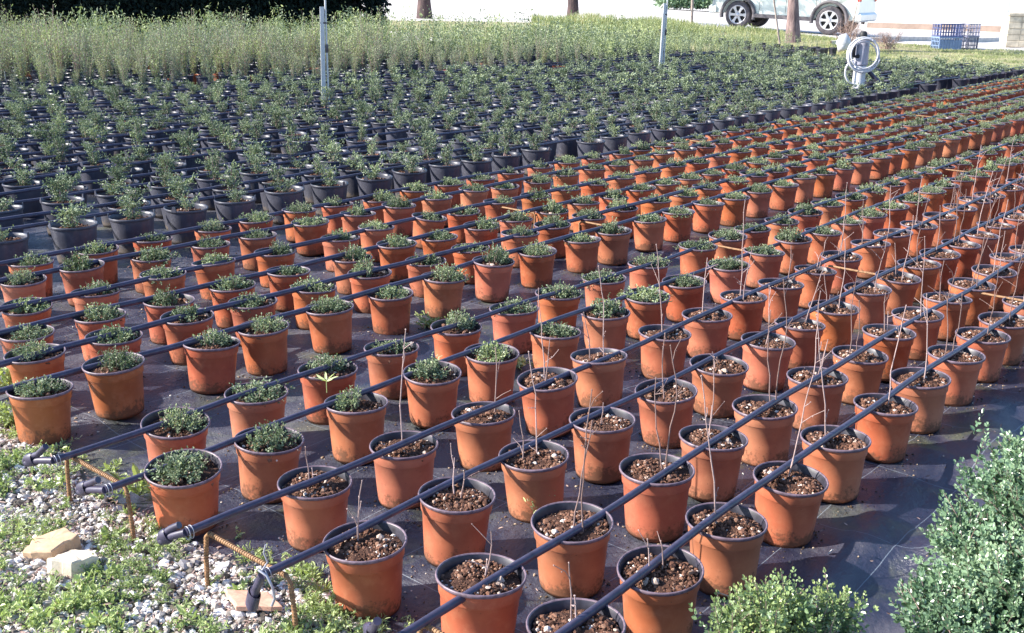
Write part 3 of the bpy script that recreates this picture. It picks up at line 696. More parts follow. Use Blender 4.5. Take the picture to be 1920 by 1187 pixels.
# ------------------------------------------------------------------ irrigation hoses
gh = np.random.default_rng(101)
HV = [1.12, 1.365, 1.74, 2.03, 2.405, 2.66, 3.265, 3.51, 3.84, 4.15, 4.55, 4.85]
for k, vb in enumerate(BV): HV.append(vb+.10 if k % 2 == 0 else vb+.03)
U0 = 1.22
def hose_path(v, u0, u1, zb=.188, seed=0):
    g = np.random.default_rng(seed); pts = []; us_ = [u0]
    while us_[-1] < u1: us_.append(us_[-1]+(.12 if us_[-1] < 8 else .45))
    ph = g.uniform(0, 6.28, 4)
    for u in us_:
        pts.append(UV(u, v+.010*math.sin(u*1.5+ph[0])+.004*math.sin(u*4.7+ph[1]), zb+.003+.0045*math.sin(u*1.85+ph[2])+.002*math.sin(u*9+ph[3])+(0 if u < 9 else terr(*UV(u, v).xy))))
    return pts
hoseobjs = {}
for k, v in enumerate(HV):
    orange_row = k < 12
    zb = .192 if orange_row else .220
    if v > 11.6: continue
    ub = UEND
    if k == 0: ub = 6.5
    elif k < 5: ub = 9+k*1.2
    elif k < 12: ub = UEND
    u_start = U0+.02 if k < 6 else (1.25 if k < 12 else 1.3)
    if v > 5: u_start = max(1.3, (v-5)*.55+1.0)
    pts = hose_path(v, u_start, ub, zb, 300+k)
    mb = MB(); tube(mb, pts, (.0098 if k < 6 else .0118), 10 if k < 12 else 6, 0)
    if k < 12: lab = 'black irrigation hose lying along the %s of orange pots' % rowname(k)
    else: lab = 'black irrigation hose lying along the %s row of black pots' % ('nearest' if k == 12 else ordn(k-11)+' nearest')
    root = thing('irrigation_hose', lab, 'hose', UV(u_start, v, zb), 0, 'irrigation hoses along the rows')
    V, L, C, Mt, T, S = mb.pack(); mb.V = [V-np.array(root.location)]; link('hose_line', mb.mesh('hose_line', M['hose']), root)
    hoseobjs[k] = (root, pts[0])
    if k < 6 and k != 0:
        # hose end: runs on past the steel hoop, folded back and held in a sleeve
        st = pts[0]; e = Vector((CA, SA, 0)); side = Vector((-SA, CA, 0)); o0 = Vector(root.location)
        tp_ = {1: G(690, 1186, .15), 2: G(472, 1140, .085), 3: G(303, 1015, .160), 4: G(150, 922, .158), 5: G(50, 868, .165)}[k]
        a0 = st; a2 = tp_; a1 = a0.lerp(a2, .5)+Vector((0, 0, .012 if k == 2 else .004)); dd = (a2-a1).normalized(); upv = Vector((0, 0, 1)); a3 = a2+dd*.006+upv*.005; a4 = a2+upv*.0125+side*.003-dd*.004; ln = (a2-a0).length
        a5 = a1+upv*.017+side*.005; a6 = a0.lerp(a1, .35)+upv*{1: .050, 2: .018, 3: .020, 4: .026, 5: .040}[k]+side*.006
        if k == 2: a5 = a2.lerp(a1, .4)+upv*.015; a6 = a2.lerp(a1, .65)+upv*.016
        mb = MB(); tube(mb, [p-o0 for p in (a0, a0.lerp(a1, .5), a1, a1.lerp(a2, .6), a2, a3)], [.0098, .0098, .0098, .0100, .0105, .0085], 10, 0)
        tube(mb, [p-o0 for p in (a3, a4, a4.lerp(a5, .4), a5, a6)], [.0085, .0100, .0092, .0088, .0088], 10, 0); link('folded_end', mb.mesh('folded_end', M['hose']), root)
        mb = MB(); c0 = a2.lerp(a1, .18 if k != 2 else .0)+upv*.0065; c1 = a2.lerp(a1, .62)+upv*.0075
        dr = (c1-c0).normalized(); c2 = Vector((0, 0, 1)).cross(dr).normalized(); uu = dr.cross(c2)
        V = []; seg = 20
        for c_, rr in ((c0, 1.0), (c0+dr*.004, 1.06), (c1-dr*.004, 1.06), (c1, 1.0)):
            for i in range(seg): t = 6.2832*i/seg; V.append(c_+c2*math.cos(t)*.0125*rr+uu*math.sin(t)*.0185*rr-o0)
        F = np.array([[j*seg+i, j*seg+(i+1) % seg, (j+1)*seg+(i+1) % seg, (j+1)*seg+i] for j in range(3) for i in range(seg)])
        mb.add(np.array(V), F, 0, .5, True); link('end_sleeve', mb.mesh('end_sleeve', M['hose']), root)
        mb = MB()
        for i in range(2):
            tp = []
            for j in range(13): t = 6.2832*j/12+i; tp.append(st+e*(.010*i+.004)+Vector((0, 0, -.004))+side*math.cos(t)*.0125+Vector((0, 0, math.sin(t)*.017))-o0)
            tube(mb, tp, .0012, 5, 0)
        if k == 2:
            tube(mb, [st-o0+Vector(q) for q in ((0, 0, .012), (.012, .004, .030), (.004, .006, .052), (.010, .006, .072))], .0022, 6, 0)
            tube(mb, [st-o0+Vector(q) for q in ((-.008, 0, .012), (.012, -.012, .006), (.024, -.014, -.022), (.026, -.010, -.052), (.018, -.008, -.072))], .0032, 6, 0)
        link('wire_tie', mb.mesh('wire_tie', M['wire']), root)

# ------------------------------------------------------------------ bent steel hoops that carry the hoses
def hoop(u, va, vb, z=.178, ribs=True, legout=.02, mat='rust', zb=-.02):
    mb = MB(); r = .0052
    pa, pb = UV(u, va), UV(u, vb); o0 = (pa+pb)/2; d = (pb-pa).normalized(); e = Vector((CA, SA, 0))
    pts = [pa-d*legout+e*.0+Vector((0, 0, zb)), pa-d*legout*.6+Vector((0, 0, .10)), pa-d*.004+Vector((0, 0, z-.012)), pa+d*.008+Vector((0, 0, z)), (pa+pb)/2+Vector((0, 0, z-.001)), pb-d*.008+Vector((0, 0, z)), pb+d*.004+Vector((0, 0, z-.012)), pb+d*legout*.6+Vector((0, 0, .10)), pb+d*legout+Vector((0, 0, zb))]
    pts = [p-o0 for p in pts]; tube(mb, pts, r, 8, 0)
    if ribs:
        for a, b in ((0, 1), (1, 2), (3, 4), (4, 5), (6, 7), (7, 8)):
            A, B = pts[a], pts[b]; n = int((B-A).length/.0078)
            for i in range(n):
                c = A.lerp(B, (i+.5)/n); t = (B-A).normalized(); tube(mb, [c-t*.0013, c+t*.0013], r*1.28, 8, 0)
    return mb, o0
hoops = [(1.30, 2.70, 2.40, True, 'between the third and fourth hose ends'), (1.295, 2.03, 1.72, True, 'carrying the two nearest full hose ends'), (1.36, 1.37, 1.10, True, 'at the bottom edge under the two front hoses')]
labs = ['thin rusty steel hoop at the far end of the gravel beside the upper hose ends', 'ribbed rusty steel hoop standing in gravel under the large hose end', 'rusty steel hoop under the front hoses at the bottom edge of the picture']
for (u, va, vb, rb, _), lb in zip(hoops, labs):
    mb, o0 = hoop(u, va, vb, ribs=rb, zb=-.06); o = link('steel_hoop', mb.mesh('steel_hoop', M['rust'])); o.location = o0; tag(o, lb, 'steel hoop', 'steel hoops under the hoses')
pairs = [(1.12, 1.365), (1.74, 2.03), (2.405, 2.66), (3.265, 3.51), (3.84, 4.15), (4.55, 4.85)]
names6 = ['the front two rows', 'rows three and four', 'rows five and six', 'rows seven and eight', 'rows nine and ten', 'the two back orange rows']
dist6 = {4.79: 'nearer', 8.15: 'middle', 11.6: 'farther'}
for uu, dn in dist6.items():
    for (a, b), nm in zip(pairs, names6):
        if not visible(UV(uu, (a+b)/2, .18), 10): continue
        mb, o0 = hoop(uu, a, b, ribs=False, legout=0.0, zb=.01); o = link('steel_hoop', mb.mesh('steel_hoop', M['rust'])); o.location = o0
        tag(o, 'thin rusty rod under the hoses of %s, the %s one' % (nm, dn), 'steel hoop', 'steel hoops under the hoses')

# ------------------------------------------------------------------ broken blocks and tile in the gravel
def slab(name, outline, th, mat, loc, rz, label, cat, tilt=(0, 0), jag=.002, seed=1):
    g = np.random.default_rng(seed); P = []
    n = len(outline)
    for i in range(n):
        a = np.array(outline[i]); b = np.array(outline[(i+1) % n])
        for t in np.linspace(0, 1, 5)[:-1]: P.append(a*(1-t)+b*t+(g.normal(0, jag, 2) if t > 0 else 0))
    m_ = len(P); c = np.mean(P, 0); V = []
    for z, ins in ((0, 0), (th*.92, 0), (th, .0035)):
        for p in P: q = c+(p-c)*(1-ins/max(1e-6, np.linalg.norm(p-c))); V.append((*q, z+(g.normal(0, jag*.35) if z > 0 else 0)))
    F = [[j*m_+i, j*m_+(i+1) % m_, (j+1)*m_+(i+1) % m_, (j+1)*m_+i] for j in range(2) for i in range(m_)]
    V.append((*c, th)); k = len(V)-1; F += [[2*m_+i, 2*m_+(i+1) % m_, k] for i in range(m_)]
    mb = MB(); mb.add(np.array(V), F, 0); o = link(name, mb.mesh(name, mat)); o.location = loc; o.rotation_euler = (tilt[0], tilt[1], rz)
    return tag(o, label, cat)
q = G(97, 1052); slab('broken_brick', [(-.055, -.030), (.020, -.048), (.075, .015), (.030, .062), (-.040, .030)], .045, M['tan'], (q.x, q.y, .015), .15, 'tan broken brick lying in gravel behind the pale concrete lump', 'brick', (.10, -.08), seed=3)
q = G(140, 1090); slab('concrete_lump', [(-.058, -.020), (.010, -.045), (.062, .0), (.030, .042), (-.022, .040)], .048, M['concrete'], (q.x, q.y, .022), .05, 'nearly white broken concrete lump in gravel at the lower left', 'concrete lump', (-.12, .05), .004, 4)
q = G(475, 1163); slab('broken_tile', [(-.078, .034), (-.026, -.036), (.078, -.016), (.024, .044)], .012, M['tile'], (q.x, q.y, .044), -.1, 'pinkish flat broken tile under the drooping hose end', 'tile', (-.05, .04), .0015, 5)

# ------------------------------------------------------------------ weeds
def weed_mesh(g, r=.05, nst=9, nl=9, leaf=.020, h=.05, wid=.35, oval=True):
    mb = MB(); P = []; D = []; T = []; Ls = []
    for s in range(nst):
        a = g.uniform(0, 6.28); R_ = r*g.uniform(.4, 1.1); e = Vector((math.cos(a)*R_, math.sin(a)*R_, h*g.uniform(.3, 1.1))); tt = g.random()
        tube(mb, [Vector((0, 0, 0)), e*.5+Vector((0, 0, h*.18)), e], [.0012, .001, .0006], 3, 0, .3, caps=False)
        for i in range(nl):
            t = (i+g.random())/nl; P.append(e*t+Vector((0, 0, h*.3*math.sin(t*3.14)))); D.append(e.normalized()*.6+Vector(g.normal(0, .6, 3))); T.append(min(1, max(0, .3+.5*tt*t+g.normal(0, .15)))); Ls.append(leaf*g.uniform(.6, 1.3))
    Ls = np.array(Ls); leaves(mb, P, D, Ls, Ls*wid, 0, np.array(T), oval, g); return mb
gg = np.random.default_rng(123)
WK = [weed_mesh(gg, .040, 8, 8, .0105, .030, .4).pack(), weed_mesh(gg, .034, 7, 7, .016, .026, .5).pack(), weed_mesh(gg, .048, 9, 7, .016, .035, .2).pack(), weed_mesh(gg, .026, 6, 8, .009, .045, .5).pack()]
mb = MB(); cnt = 0
while cnt < 620:
    u = gg.uniform(-.2, 1.52); v = gg.uniform(1.3, 4.6); p = UV(u, v)
    if not visible(p, 80): continue
    cl = .5+.5*math.sin(u*7.3+2*math.sin(v*4.1))*math.sin(v*6.1+1.1)
    if gg.random() > cl*1.15+(.25 if u < .6 else 0): continue
    if (p-G(110, 1075)).length < .11 or (p-G(475, 1175)).length < .11: continue
    x, y, _ = PX(p)
    q = gg.uniform(.45, 1.15)*(1.0 if y < 900 or u > .9 else .8)
    mb.merge(WK[int(gg.integers(0, 4))], mat4((p.x, p.y, gz(u, v)), gg.uniform(0, 6.28), q)); cnt += 1
P = []; D = []; 
while len(P) < 4200:
    u = gg.uniform(-.3, 1.55); v = gg.uniform(1.2, 4.8); p = UV(u, v)
    if visible(p, 80): P.append((p.x, p.y, gz(u, v)+gg.uniform(.004, .014))); D.append((gg.normal(0, 1), gg.normal(0, 1), gg.normal(.1, .25)))
leaves(mb, P, D, gg.uniform(.006, .022, len(P)), gg.uniform(.002, .006, len(P)), 1, None, True, gg)
tag(link('gravel_weeds', mb.mesh('gravel_weeds', [M['weed'], M['dry']])), 'small light green weeds growing all through the gravel margin', 'weeds', kind='stuff')
def weed(px, py, lab, r, nst, nl, leaf, h, wid, z=.012, seed=1, mat='weed'):
    g = np.random.default_rng(seed); p = G(px, py, z); o = link('weed', weed_mesh(g, r, nst, nl, leaf, h, wid).mesh('weed', M[mat])); o.location = p; return tag(o, lab, 'weed', 'single weeds among the pots')
weed(18, 745, 'bright yellow-green weed beside the leftmost pots above the gravel', .06, 16, 9, .026, .12, .45, seed=2)
weed(1012, 985, 'feathery light green weed between the twig pots near the bottom centre', .075, 9, 10, .016, .10, .22, seed=3)
weed(800, 615, 'leafy green weed on the fabric at the foot of a leafy orange pot', .09, 18, 9, .018, .05, .5, seed=4)
weed(975, 690, 'dark green weed clump low between two orange pots in mid picture', .07, 14, 9, .016, .05, .5, seed=5)
weed(452, 610, 'yellowish weed between leafy orange pots at middle left', .05, 10, 7, .020, .07, .4, seed=6)
weed(262, 930, 'broad leaved bright weed beside the first leafy pot at lower left', .06, 9, 4, .045, .07, .35, seed=7)
weed(30, 800, 'green weed clump by the lower leftmost orange pot', .08, 20, 10, .018, .07, .45, seed=8)
weed(120, 800, 'dry branching weed between leftmost pot and hose end', .05, 7, 4, .012, .10, .3, seed=9, mat='grass')
p = UV(2.22, 2.66); mb = MB(); P = [(0, 0, 0)]*7; D = [(math.cos(a), math.sin(a), .45) for a in np.arange(7)*.9]; leaves(mb, P, D, .045, .009, 0, np.full(7, .95), True, gg)
tube(mb, [(0, 0, -.04), (0, 0, 0)], .0015, 5, 0, .8); o = link('weed', mb.mesh('weed', M['weed'])); o.location = (G(612, 715, .20)); tag(o, 'star shaped yellow-green weed sprouting from a leafy orange pot left of centre', 'weed', 'single weeds among the pots')
# fallen pale leaves on the fabric
for px, py, lb, s in ((1553, 1040, 'small pale triangular leaf standing on the fabric beside the bushes', .022), (1022, 945, 'white scrap of leaf on a weed by the twig pots', .013), (1738, 997, 'tiny white leaf on the fabric left of the big bush', .009)):
    mb = MB(); leaves(mb, [(0, 0, 0)], [(.5, -.2, .8)], s, s*.6, 0, np.array([1.]), True, gg); o = link('fallen_leaf', mb.mesh('fallen_leaf', M['pebble'])); p = G(px, py, .02); o.location = p; tag(o, lb, 'leaf')

# ------------------------------------------------------------------ foreground boxwood bushes
def boxwood(name, lab, base, lobes, nsp, leafmat_, seed, leaf=.012, extra=()):
    g = np.random.default_rng(seed); root = thing(name, lab, 'bush', base)
    cr = MB(); P = []; D = []; T = []; Ls = []; st = MB()
    tube(st, [(0, 0, -.01), (.004, 0, .06), (-.003, .004, .14)], [.010, .009, .007], 8, 0, .3)
    vol = np.array([a[3]*a[4]*a[5] for a in lobes])**.7; pr = vol/vol.sum(); cent = Vector((0, 0, .12))
    tips = []
    for k in range(nsp):
        lx, ly, lz, rx, ry, rz_ = lobes[g.choice(len(lobes), p=pr)]
        d = g.normal(0, 1, 3); d /= np.linalg.norm(d)
        if d[2] < -.5: d[2] *= -1
        q = g.uniform(.55, 1.0)**.5*(1+.12*math.sin(d[0]*7+d[1]*5)+g.normal(0, .05))
        e = Vector((lx+d[0]*rx*q, ly+d[1]*ry*q, max(.02, lz+d[2]*rz_*q)))
        tips.append((e, Vector(d)*.75+Vector((0, 0, .55))))
    for e in extra: tips.append((Vector(e), Vector((0, 0, 1))))
    for e, d in tips:
        d = (d+Vector(g.normal(0, .25, 3))).normalized(); l = g.uniform(.035, .075)*(1.5 if g.random() < .08 else 1); e = e+d*(g.uniform(.01, .035) if g.random() < .12 else 0); b = e-d*l; tt = g.random()
        if g.random() < .35: tube(st, [b, e], [.0013, .0007], 3, 0, .4, caps=False)
        s1 = d.cross(Vector(g.normal(0, 1, 3))).normalized(); s2 = d.cross(s1)
        npair = int(l/.0085)
        for i in range(npair):
            t = (i+.5)/npair; c = b+d*l*t; s = s1 if i % 2 else s2; sz = leaf*(1.1-.5*t)*g.uniform(.65, 1.3)
            for q in (1, -1):
                P.append(c+s*q*.001); D.append(s*q*(1.0-.35*t)+d*(.45+.6*t)+Vector(g.normal(0, .15, 3))); T.append(min(1, max(0, .22+.45*t*tt+.15*tt+g.normal(0, .10)))); Ls.append(sz)
        for q in range(2): P.append(e); D.append(d+Vector(g.normal(0, .3, 3))); T.append(min(1, .55+.4*tt)); Ls.append(leaf*.6)
    for a in range(16):
        e, d = tips[int(g.integers(0, len(tips)))]; tube(st, [cent*.9, cent.lerp(e, .5)+Vector(g.normal(0, .012, 3)), e], [.005, .003, .001], 5, 0, .5, caps=False)
    Ls = np.array(Ls); N = np.array([-.3, -.3, .8])+g.normal(0, .38, (len(P), 3)); leaves(cr, P, D, Ls, Ls*.62, 0, np.array(T), True, g, .15, N)
    link('crown', cr.mesh('crown', leafmat_), root); link('stem', st.mesh('stem', M['bark']), root); return root
def LBS(base, pts):     # lobes given as (px, py, z, radius x, y, z) -> local
    out = []
    for px, py, z, a, b, c in pts:
        p = G(px, py, z); out.append((p.x-base[0], p.y-base[1], z, a, b, c))
    return out
bA = Vector((.545, 1.90, 0)); bA.z = fab_h(*xy_uv(bA.x, bA.y))
boxwood('boxwood_bush', 'yellow-green boxwood bush at the bottom edge in front of the first orange pots', bA,
        LBS(bA, [(1435, 1215, .22, .085, .09, .10), (1500, 1225, .20, .07, .08, .085), (1560, 1215, .19, .065, .08, .085), (1365, 1240, .18, .07, .08, .09), (1460, 1290, .12, .17, .12, .13)]), 640, M['boxleaf2'], 7, .0116)
bB = Vector((1.13, 2.0, 0)); bB.z = fab_h(*xy_uv(bB.x, bB.y))
pB = LBS(bB, [(1900, 960, .34, .125, .12, .13), (1915, 885, .40, .085, .09, .09), (1830, 1060, .27, .115, .12, .12), (1900, 1120, .27, .15, .13, .13), (1770, 1170, .20, .10, .11, .12), (1960, 1000, .33, .14, .14, .15), (1850, 1230, .16, .17, .15, .15), (1990, 1180, .22, .16, .16, .2)])
def loc(px, py, z): p = G(px, py, z); return (p.x-bB.x, p.y-bB.y, z)
boxwood('boxwood_bush', 'large dense grey-green boxwood bush filling the lower right corner', bB, pB, 1950, M['boxleaf'], 9, .0142,
        [loc(1842, 775, .50), loc(1850, 800, .48), loc(1846, 825, .465), loc(1765, 925, .38), loc(1780, 935, .375), loc(1795, 950, .365), loc(1865, 850, .44), loc(1880, 868, .43)])

# ------------------------------------------------------------------ posts in the field
def l_post(px, py, top, h, lab, riser, seed):
    p = G(px, py, .30); p.z = .012; root = thing('metal_post', lab, 'post', p); mb = MB()
    W_ = .044; t = .004
    V = [(0, 0), (W_, 0), (W_, t), (t, t), (t, W_), (0, W_)]
    vv = [(x-W_/2, y, z) for z in (0, h) for x, y in V]; n = 6
    F = [[i, (i+1) % n, n+(i+1) % n, n+i] for i in range(n)]+[list(range(n))[::-1], list(range(n, 2*n))]
    mb.add(np.array(vv), F, 0); link('angle_bar', mb.mesh('angle_bar', M['steel']), root).rotation_euler = (0, .02, .25)
    mb = MB(); tube(mb, [(.052, .03, .05), (.052, .03, h*.6), (.060, .03, h+riser)], .0105, 8, 0)
    link('riser_pipe', mb.mesh('riser_pipe', M['steel']), root)
    mb = MB(); lathe(mb, [(.012, 0), (.018, .004), (.018, .075), (.015, .085), (.012, .088)], 10, 0, cap1=True); V = mb.V[0]
    o = link('valve', mb.mesh('valve', M['trim']), root); o.location = (.054, .03, h*.60)
    mb = MB(); box(mb, (.028, .022, h*.86), (.07, .03, .022), bev=.003); link('clamp', mb.mesh('clamp', M['trim']), root)
l_post(606, 175, 0, 1.20, 'white metal post with a thin pipe standing among the black pots left of centre', .75, 1)
l_post(1239, 120, 0, 1.21, 'pale slim metal post with pipe standing among the pots right of centre', .35, 2)
# thin sprinkler rod far left
p = G(14, 178); mb = MB(); tube(mb, [(0, 0, 0), (0, 0, .30)], .006, 6); o = link('short_rod', mb.mesh('short_rod', M['steel'])); o.location = p; tag(o, 'short thin pale rod among black pots at the far left edge', 'rod')

# hose post with coil and meter
p = G(1610, 150, .30); p.z = .012; root = thing('hydrant_post', 'stout white standpipe post with grey cap at the right of the field', 'post', p)
mb = MB(); lathe(mb, [(.085, 0), (.082, .02), (.080, .46), (.078, .47), (.074, .475)], 20, 0, cap1=True); mb.V[0][:, 2] *= 1.0; link('post_body', mb.mesh('post_body', M['white']), root)
mb = MB(); lathe(mb, [(.070, .475), (.092, .485), (.094, .50), (.094, .74), (.082, .79), (.05, .82), (.0, .825)], 20, 0); link('grey_cylinder', mb.mesh('grey_cylinder', M['grey']), root)
mb = MB(); tube(mb, [(-.05, -.06, .60), (-.13, -.07, .60), (-.13, -.07, .80)], .03, 10); lathe(mb, [(.0, .83), (.045, .83), (.05, .85), (.05, .90), (.03, .92), (0, .92)], 14, 0); link('tap', mb.mesh('tap', M['dark']), root)
def coil(nm, c, R0, turns, lab, yo, seed, rt_=.0105):
    g = np.random.default_rng(seed); pts = []
    for i in range(int(turns*28)+1):
        t = 6.2832*i/28; r = R0*(1+.09*math.sin(t*.37+seed)+.02*g.normal()*.2); pts.append((r*math.cos(t), -.04+.028*math.sin(i*.11)-.018*(i/28 % 3), r*1.04*math.sin(t)+.02*math.sin(t*.2)))
    mb = MB(); tube(mb, pts, rt_, 7); return mb
q = p+Vector((-.02, -.10, .62)); mb = coil('hose_coil', q, .195, 5.2, '', 0, 1); o = link('hose_coil', mb.mesh('hose_coil', M['white'])); o.location = q; tag(o, 'white hose coil hanging round the top of the standpipe post', 'hose')
q = p+Vector((-.13, -.06, .42)); mb = MB(); tube(mb, [(.13+.16*math.cos(t)*1.0-.05, 0, .17*math.sin(t)-.02) for t in np.linspace(2.0, 5.6, 22)], .014, 7); o = link('hose_loop', mb.mesh('hose_loop', M['white'])); o.location = q; tag(o, 'lower loose loop of white hose hanging left of the standpipe post', 'hose')
mb = MB(); tube(mb, [(.10, -.02, .42), (.16, -.03, .36), (.32, -.08, .20), (.46, -.10, .08), (.60, -.02, .03), (1.1, .35, .03), (1.6, .6, .03)], .028, 8); o = link('supply_pipe', mb.mesh('supply_pipe', M['hose'])); o.location = p; tag(o, 'thick black supply pipe slanting from the standpipe post down to the ground', 'pipe')

# ------------------------------------------------------------------ verge, kerb, road, wall
def GT(px, py):
    p = G(px, py)
    for _ in range(25): p = G(px, py, terr(p.x, p.y))
    return p
gv_ = np.random.default_rng(202)
def road_edge(x): return np.interp(x, [-2, 6, 9, 12, 26], [32.5, 31.5, 29.8, 28.2, 25.0])
P = []; D = []; L_ = []; W_g = []
while len(P) < 52000:
    x = gv_.uniform(-1.5, 18); y = gv_.uniform(13, 33); u, v = xy_uv(x, y)
    if u < UEND+.1 or u > UEND+17 or y > road_edge(x)-.25: continue
    q = PX((x, y, .1))
    if not (1000 < q[0] < 2150): continue
    tuft = math.sin(x*2.3+math.sin(y*1.9)*2)*math.sin(y*1.7+x*.6)
    if gv_.random() > .55+.45*tuft: continue
    hmax = np.interp(q[0], [1000, 1350, 1520, 1650, 2000], [.34, .22, .10, .08, .08])*(1.0+.35*tuft)
    if u < UEND+1.5 and q[0] < 1500: hmax *= 1.2
    for _ in range(5):
        P.append((x+gv_.normal(0, .04), y+gv_.normal(0, .06), terr(x, y)-.02)); D.append((gv_.normal(0, .30), gv_.normal(0, .30), 1)); L_.append(hmax*gv_.uniform(.45, 1.1))
mb = MB(); L_ = np.array(L_); leaves(mb, P, D, L_, .010+.03*L_, 0, None, False, gv_, N=np.array([0, -1., .2])+gv_.normal(0, .6, (len(P), 3)))
tag(link('verge_grass', mb.mesh('verge_grass', M['grass'])), 'yellow-green grass of the verge between the field and the road', 'grass', kind='stuff')
def vzz(u, v):
    x, y = u*CA-v*SA, u*SA+v*CA
    return terr(x, y)+(.006 if y < road_edge(x) else -.10)
sheet(np.arange(UEND+.15, UEND+22, .3), np.arange(-8, 26, .3), vzz, M['vergesoil'], 'verge', True)
# kerb line along the far side of the verge (two pale strips with a gap)
def strip(name, pts, wdt, h, mat, lab, cat):
    mb = MB(); V = []
    for x, y in pts:
        z = terr(x, y)
        V += [(x, y, z-.05), (x, y, z+h), (x, y+wdt, z+h), (x, y+wdt, z-.05)]
    n = len(pts); F = [[4*i+a, 4*i+4+a, 4*i+4+(a+1), 4*i+(a+1)] for i in range(n-1) for a in range(3)]
    mb.add(np.array(V), F, 0); o = link(name, mb.mesh(name, mat)); return tag(o, lab, cat)
a, b = GT(1560, 76), GT(1930, 74)
o = strip('kerb', [(a.x+(b.x-a.x)*t, a.y+(b.y-a.y)*t) for t in np.linspace(0, 1.6, 12)], .15, .11, M['kerb'], None, None); o['kind'] = 'structure'

# white wall with a dark brown band along its foot, right of the car, stone pier at its end
a, b = GT(1625, 52), GT(1884, 60)
def wallbox(mb, a, b, z0, z1, th, mat=0):
    d = (b-a); d.z = 0; L = d.length; ang = math.atan2(d.y, d.x); c = (a+b)/2; nrm = Vector((-d.y, d.x, 0)).normalized()
    box(mb, (c.x+nrm.x*th/2, c.y+nrm.y*th/2, (z0+z1)/2), (L, th, z1-z0), mat, rot=ang)
zb = min(terr(a.x, a.y), terr(b.x, b.y))
root = thing('white_wall', 'long white rendered wall with dark band at foot between the car and stone pier', 'wall', (a.x, a.y, zb)); off = Vector(root.location)
mb = MB(); wallbox(mb, a-off, b-off, .22, 3.0, .25); link('render', mb.mesh('render', M['whitewall']), root)
mb = MB(); nn = Vector((0, -.02, 0)); wallbox(mb, a-off+nn, b-off+nn, -.1, .22, .29); link('foot_band', mb.mesh('foot_band', M['foot_band']), root)  # dark brown band, slightly proud of the wall, along its foot
mb = MB(); wallbox(mb, a-off+nn*2, b-off+nn*2, 3.0, 3.08, .33); link('coping', mb.mesh('coping', M['kerb']), root)
c = GT(1885, 88); c2 = GT(1960, 92)
root = thing('stone_pier', 'sandy stone pier cut off by the right edge of the picture', 'pier', c); d = Vector((c2.x-c.x, c2.y-c.y, 0))
mb = MB(); g = np.random.default_rng(5); L = d.length
for r_ in range(5):
    n = 3
    for i in range(n):
        w_ = L/n; box(mb, (w_*(i+.5)+(.03 if r_ % 2 else -.03)*0, .22, .08+r_*.16), (w_-.012, .44+g.uniform(-.01, .01), .150), 0, rot=0, bev=.012)
box(mb, (L/2, .22, .40), (L-.03, .41, .80), 0); link('masonry', mb.mesh('masonry', M['stone']), root)
mb = MB(); box(mb, (L/2, .22, .845), (L+.05, .50, .07), bev=.01); link('cap_stone', mb.mesh('cap_stone', M['stone']), root)

# crates
def crate(p, rz, mat, lab, size=(.62, .42, .32), solid=False):
    root = thing('plastic_crate', lab, 'crate', p, rz, 'plastic crates stacked on the verge'); sx, sy, sz = size; mb = MB(); t = .022
    for zz in (t/2, sz-t/2):
        box(mb, (0, -sy/2, zz), (sx, t, t)); box(mb, (0, sy/2, zz), (sx, t, t)); box(mb, (-sx/2+t/2, 0, zz), (t, sy-t, t*.98)); box(mb, (sx/2-t/2, 0, zz), (t, sy-t, t*.98))
    link('frame', mb.mesh('frame', mat), root); mb = MB()
    nx, ny, nz_ = 8, 5, 3
    for s in (-1, 1):
        for i in range(nx+1): box(mb, (-sx/2+t+(sx-2*t)*i/nx, s*(sy/2-.002), sz/2), (.016, .012, sz-2*t))
        for i in range(ny+1): box(mb, (s*(sx/2-.012), -sy/2+t+(sy-2*t)*i/ny, sz/2), (.012, .016, sz-2*t))
        for i in range(1, nz_): box(mb, (0, s*(sy/2-.006), sz*i/nz_), (sx-2*t, .010, .014)); box(mb, (s*(sx/2-.018), 0, sz*i/nz_), (.010, sy-2*t, .014))
        if solid: box(mb, (0, s*(sy/2-.018), sz*.42), (sx-2*t-.01, .008, sz*.70))
    link('lattice', mb.mesh('lattice', mat), root); mb = MB(); box(mb, (0, 0, t/2+.001), (sx-2*t, sy-2*t, .012)); link('floor_panel', mb.mesh('floor_panel', mat), root)
c1 = GT(1773, 92); c1.z -= .02
crate(c1, .12, M['crate_pale'], 'pale blue plastic crate, bottom left one of the stack on the verge', solid=True)
crate(c1+Vector((0, .02, .322)), .14, M['crate_blue'], 'strong blue lattice crate on top of the pale blue one')
c2 = GT(1812, 92); c2.z -= .02; c2 += Vector((.02, .20, 0))
crate(c2, .75, M['crate_grey'], 'greyish lattice crate, bottom right one of the stack on the verge')
crate(c2+Vector((0, 0, .322)), .72, M['crate_grey'], 'greyish lattice crate, top right one of the stack on the verge')

# dry twiggy bush round the right wheel and behind the standpipe
def drybush(px, py, lab, n, r, h, seed):
    g = np.random.default_rng(seed); p = GT(px, py); mb = MB()
    for i in range(n):
        a = g.uniform(0, 6.28); q = g.uniform(.2, 1)*r; b = Vector((g.normal(0, r*.25), g.normal(0, .1), 0)); e = b+Vector((math.cos(a)*q, math.sin(a)*q*.5, h*g.uniform(.4, 1.1)))
        m1 = b.lerp(e, .5)+Vector(g.normal(0, .04, 3)); tube(mb, [b, m1, e], [.005, .0035, .002], 4, 0, g.random(), caps=False)
        for k in range(5):
            s = b.lerp(e, g.uniform(.4, 1)); tube(mb, [s, s+Vector((g.normal(0, .10), g.normal(0, .06), g.uniform(.0, .12)))], [.0025, .0015], 3, 0, g.random(), caps=False)
    o = link('dry_bush', mb.mesh('dry_bush', M['dry'])); o.location = p; tag(o, lab, 'bush')
drybush(1592, 84, 'brown leafless twiggy bush in front of the right car wheel', 60, .38, .62, 1)
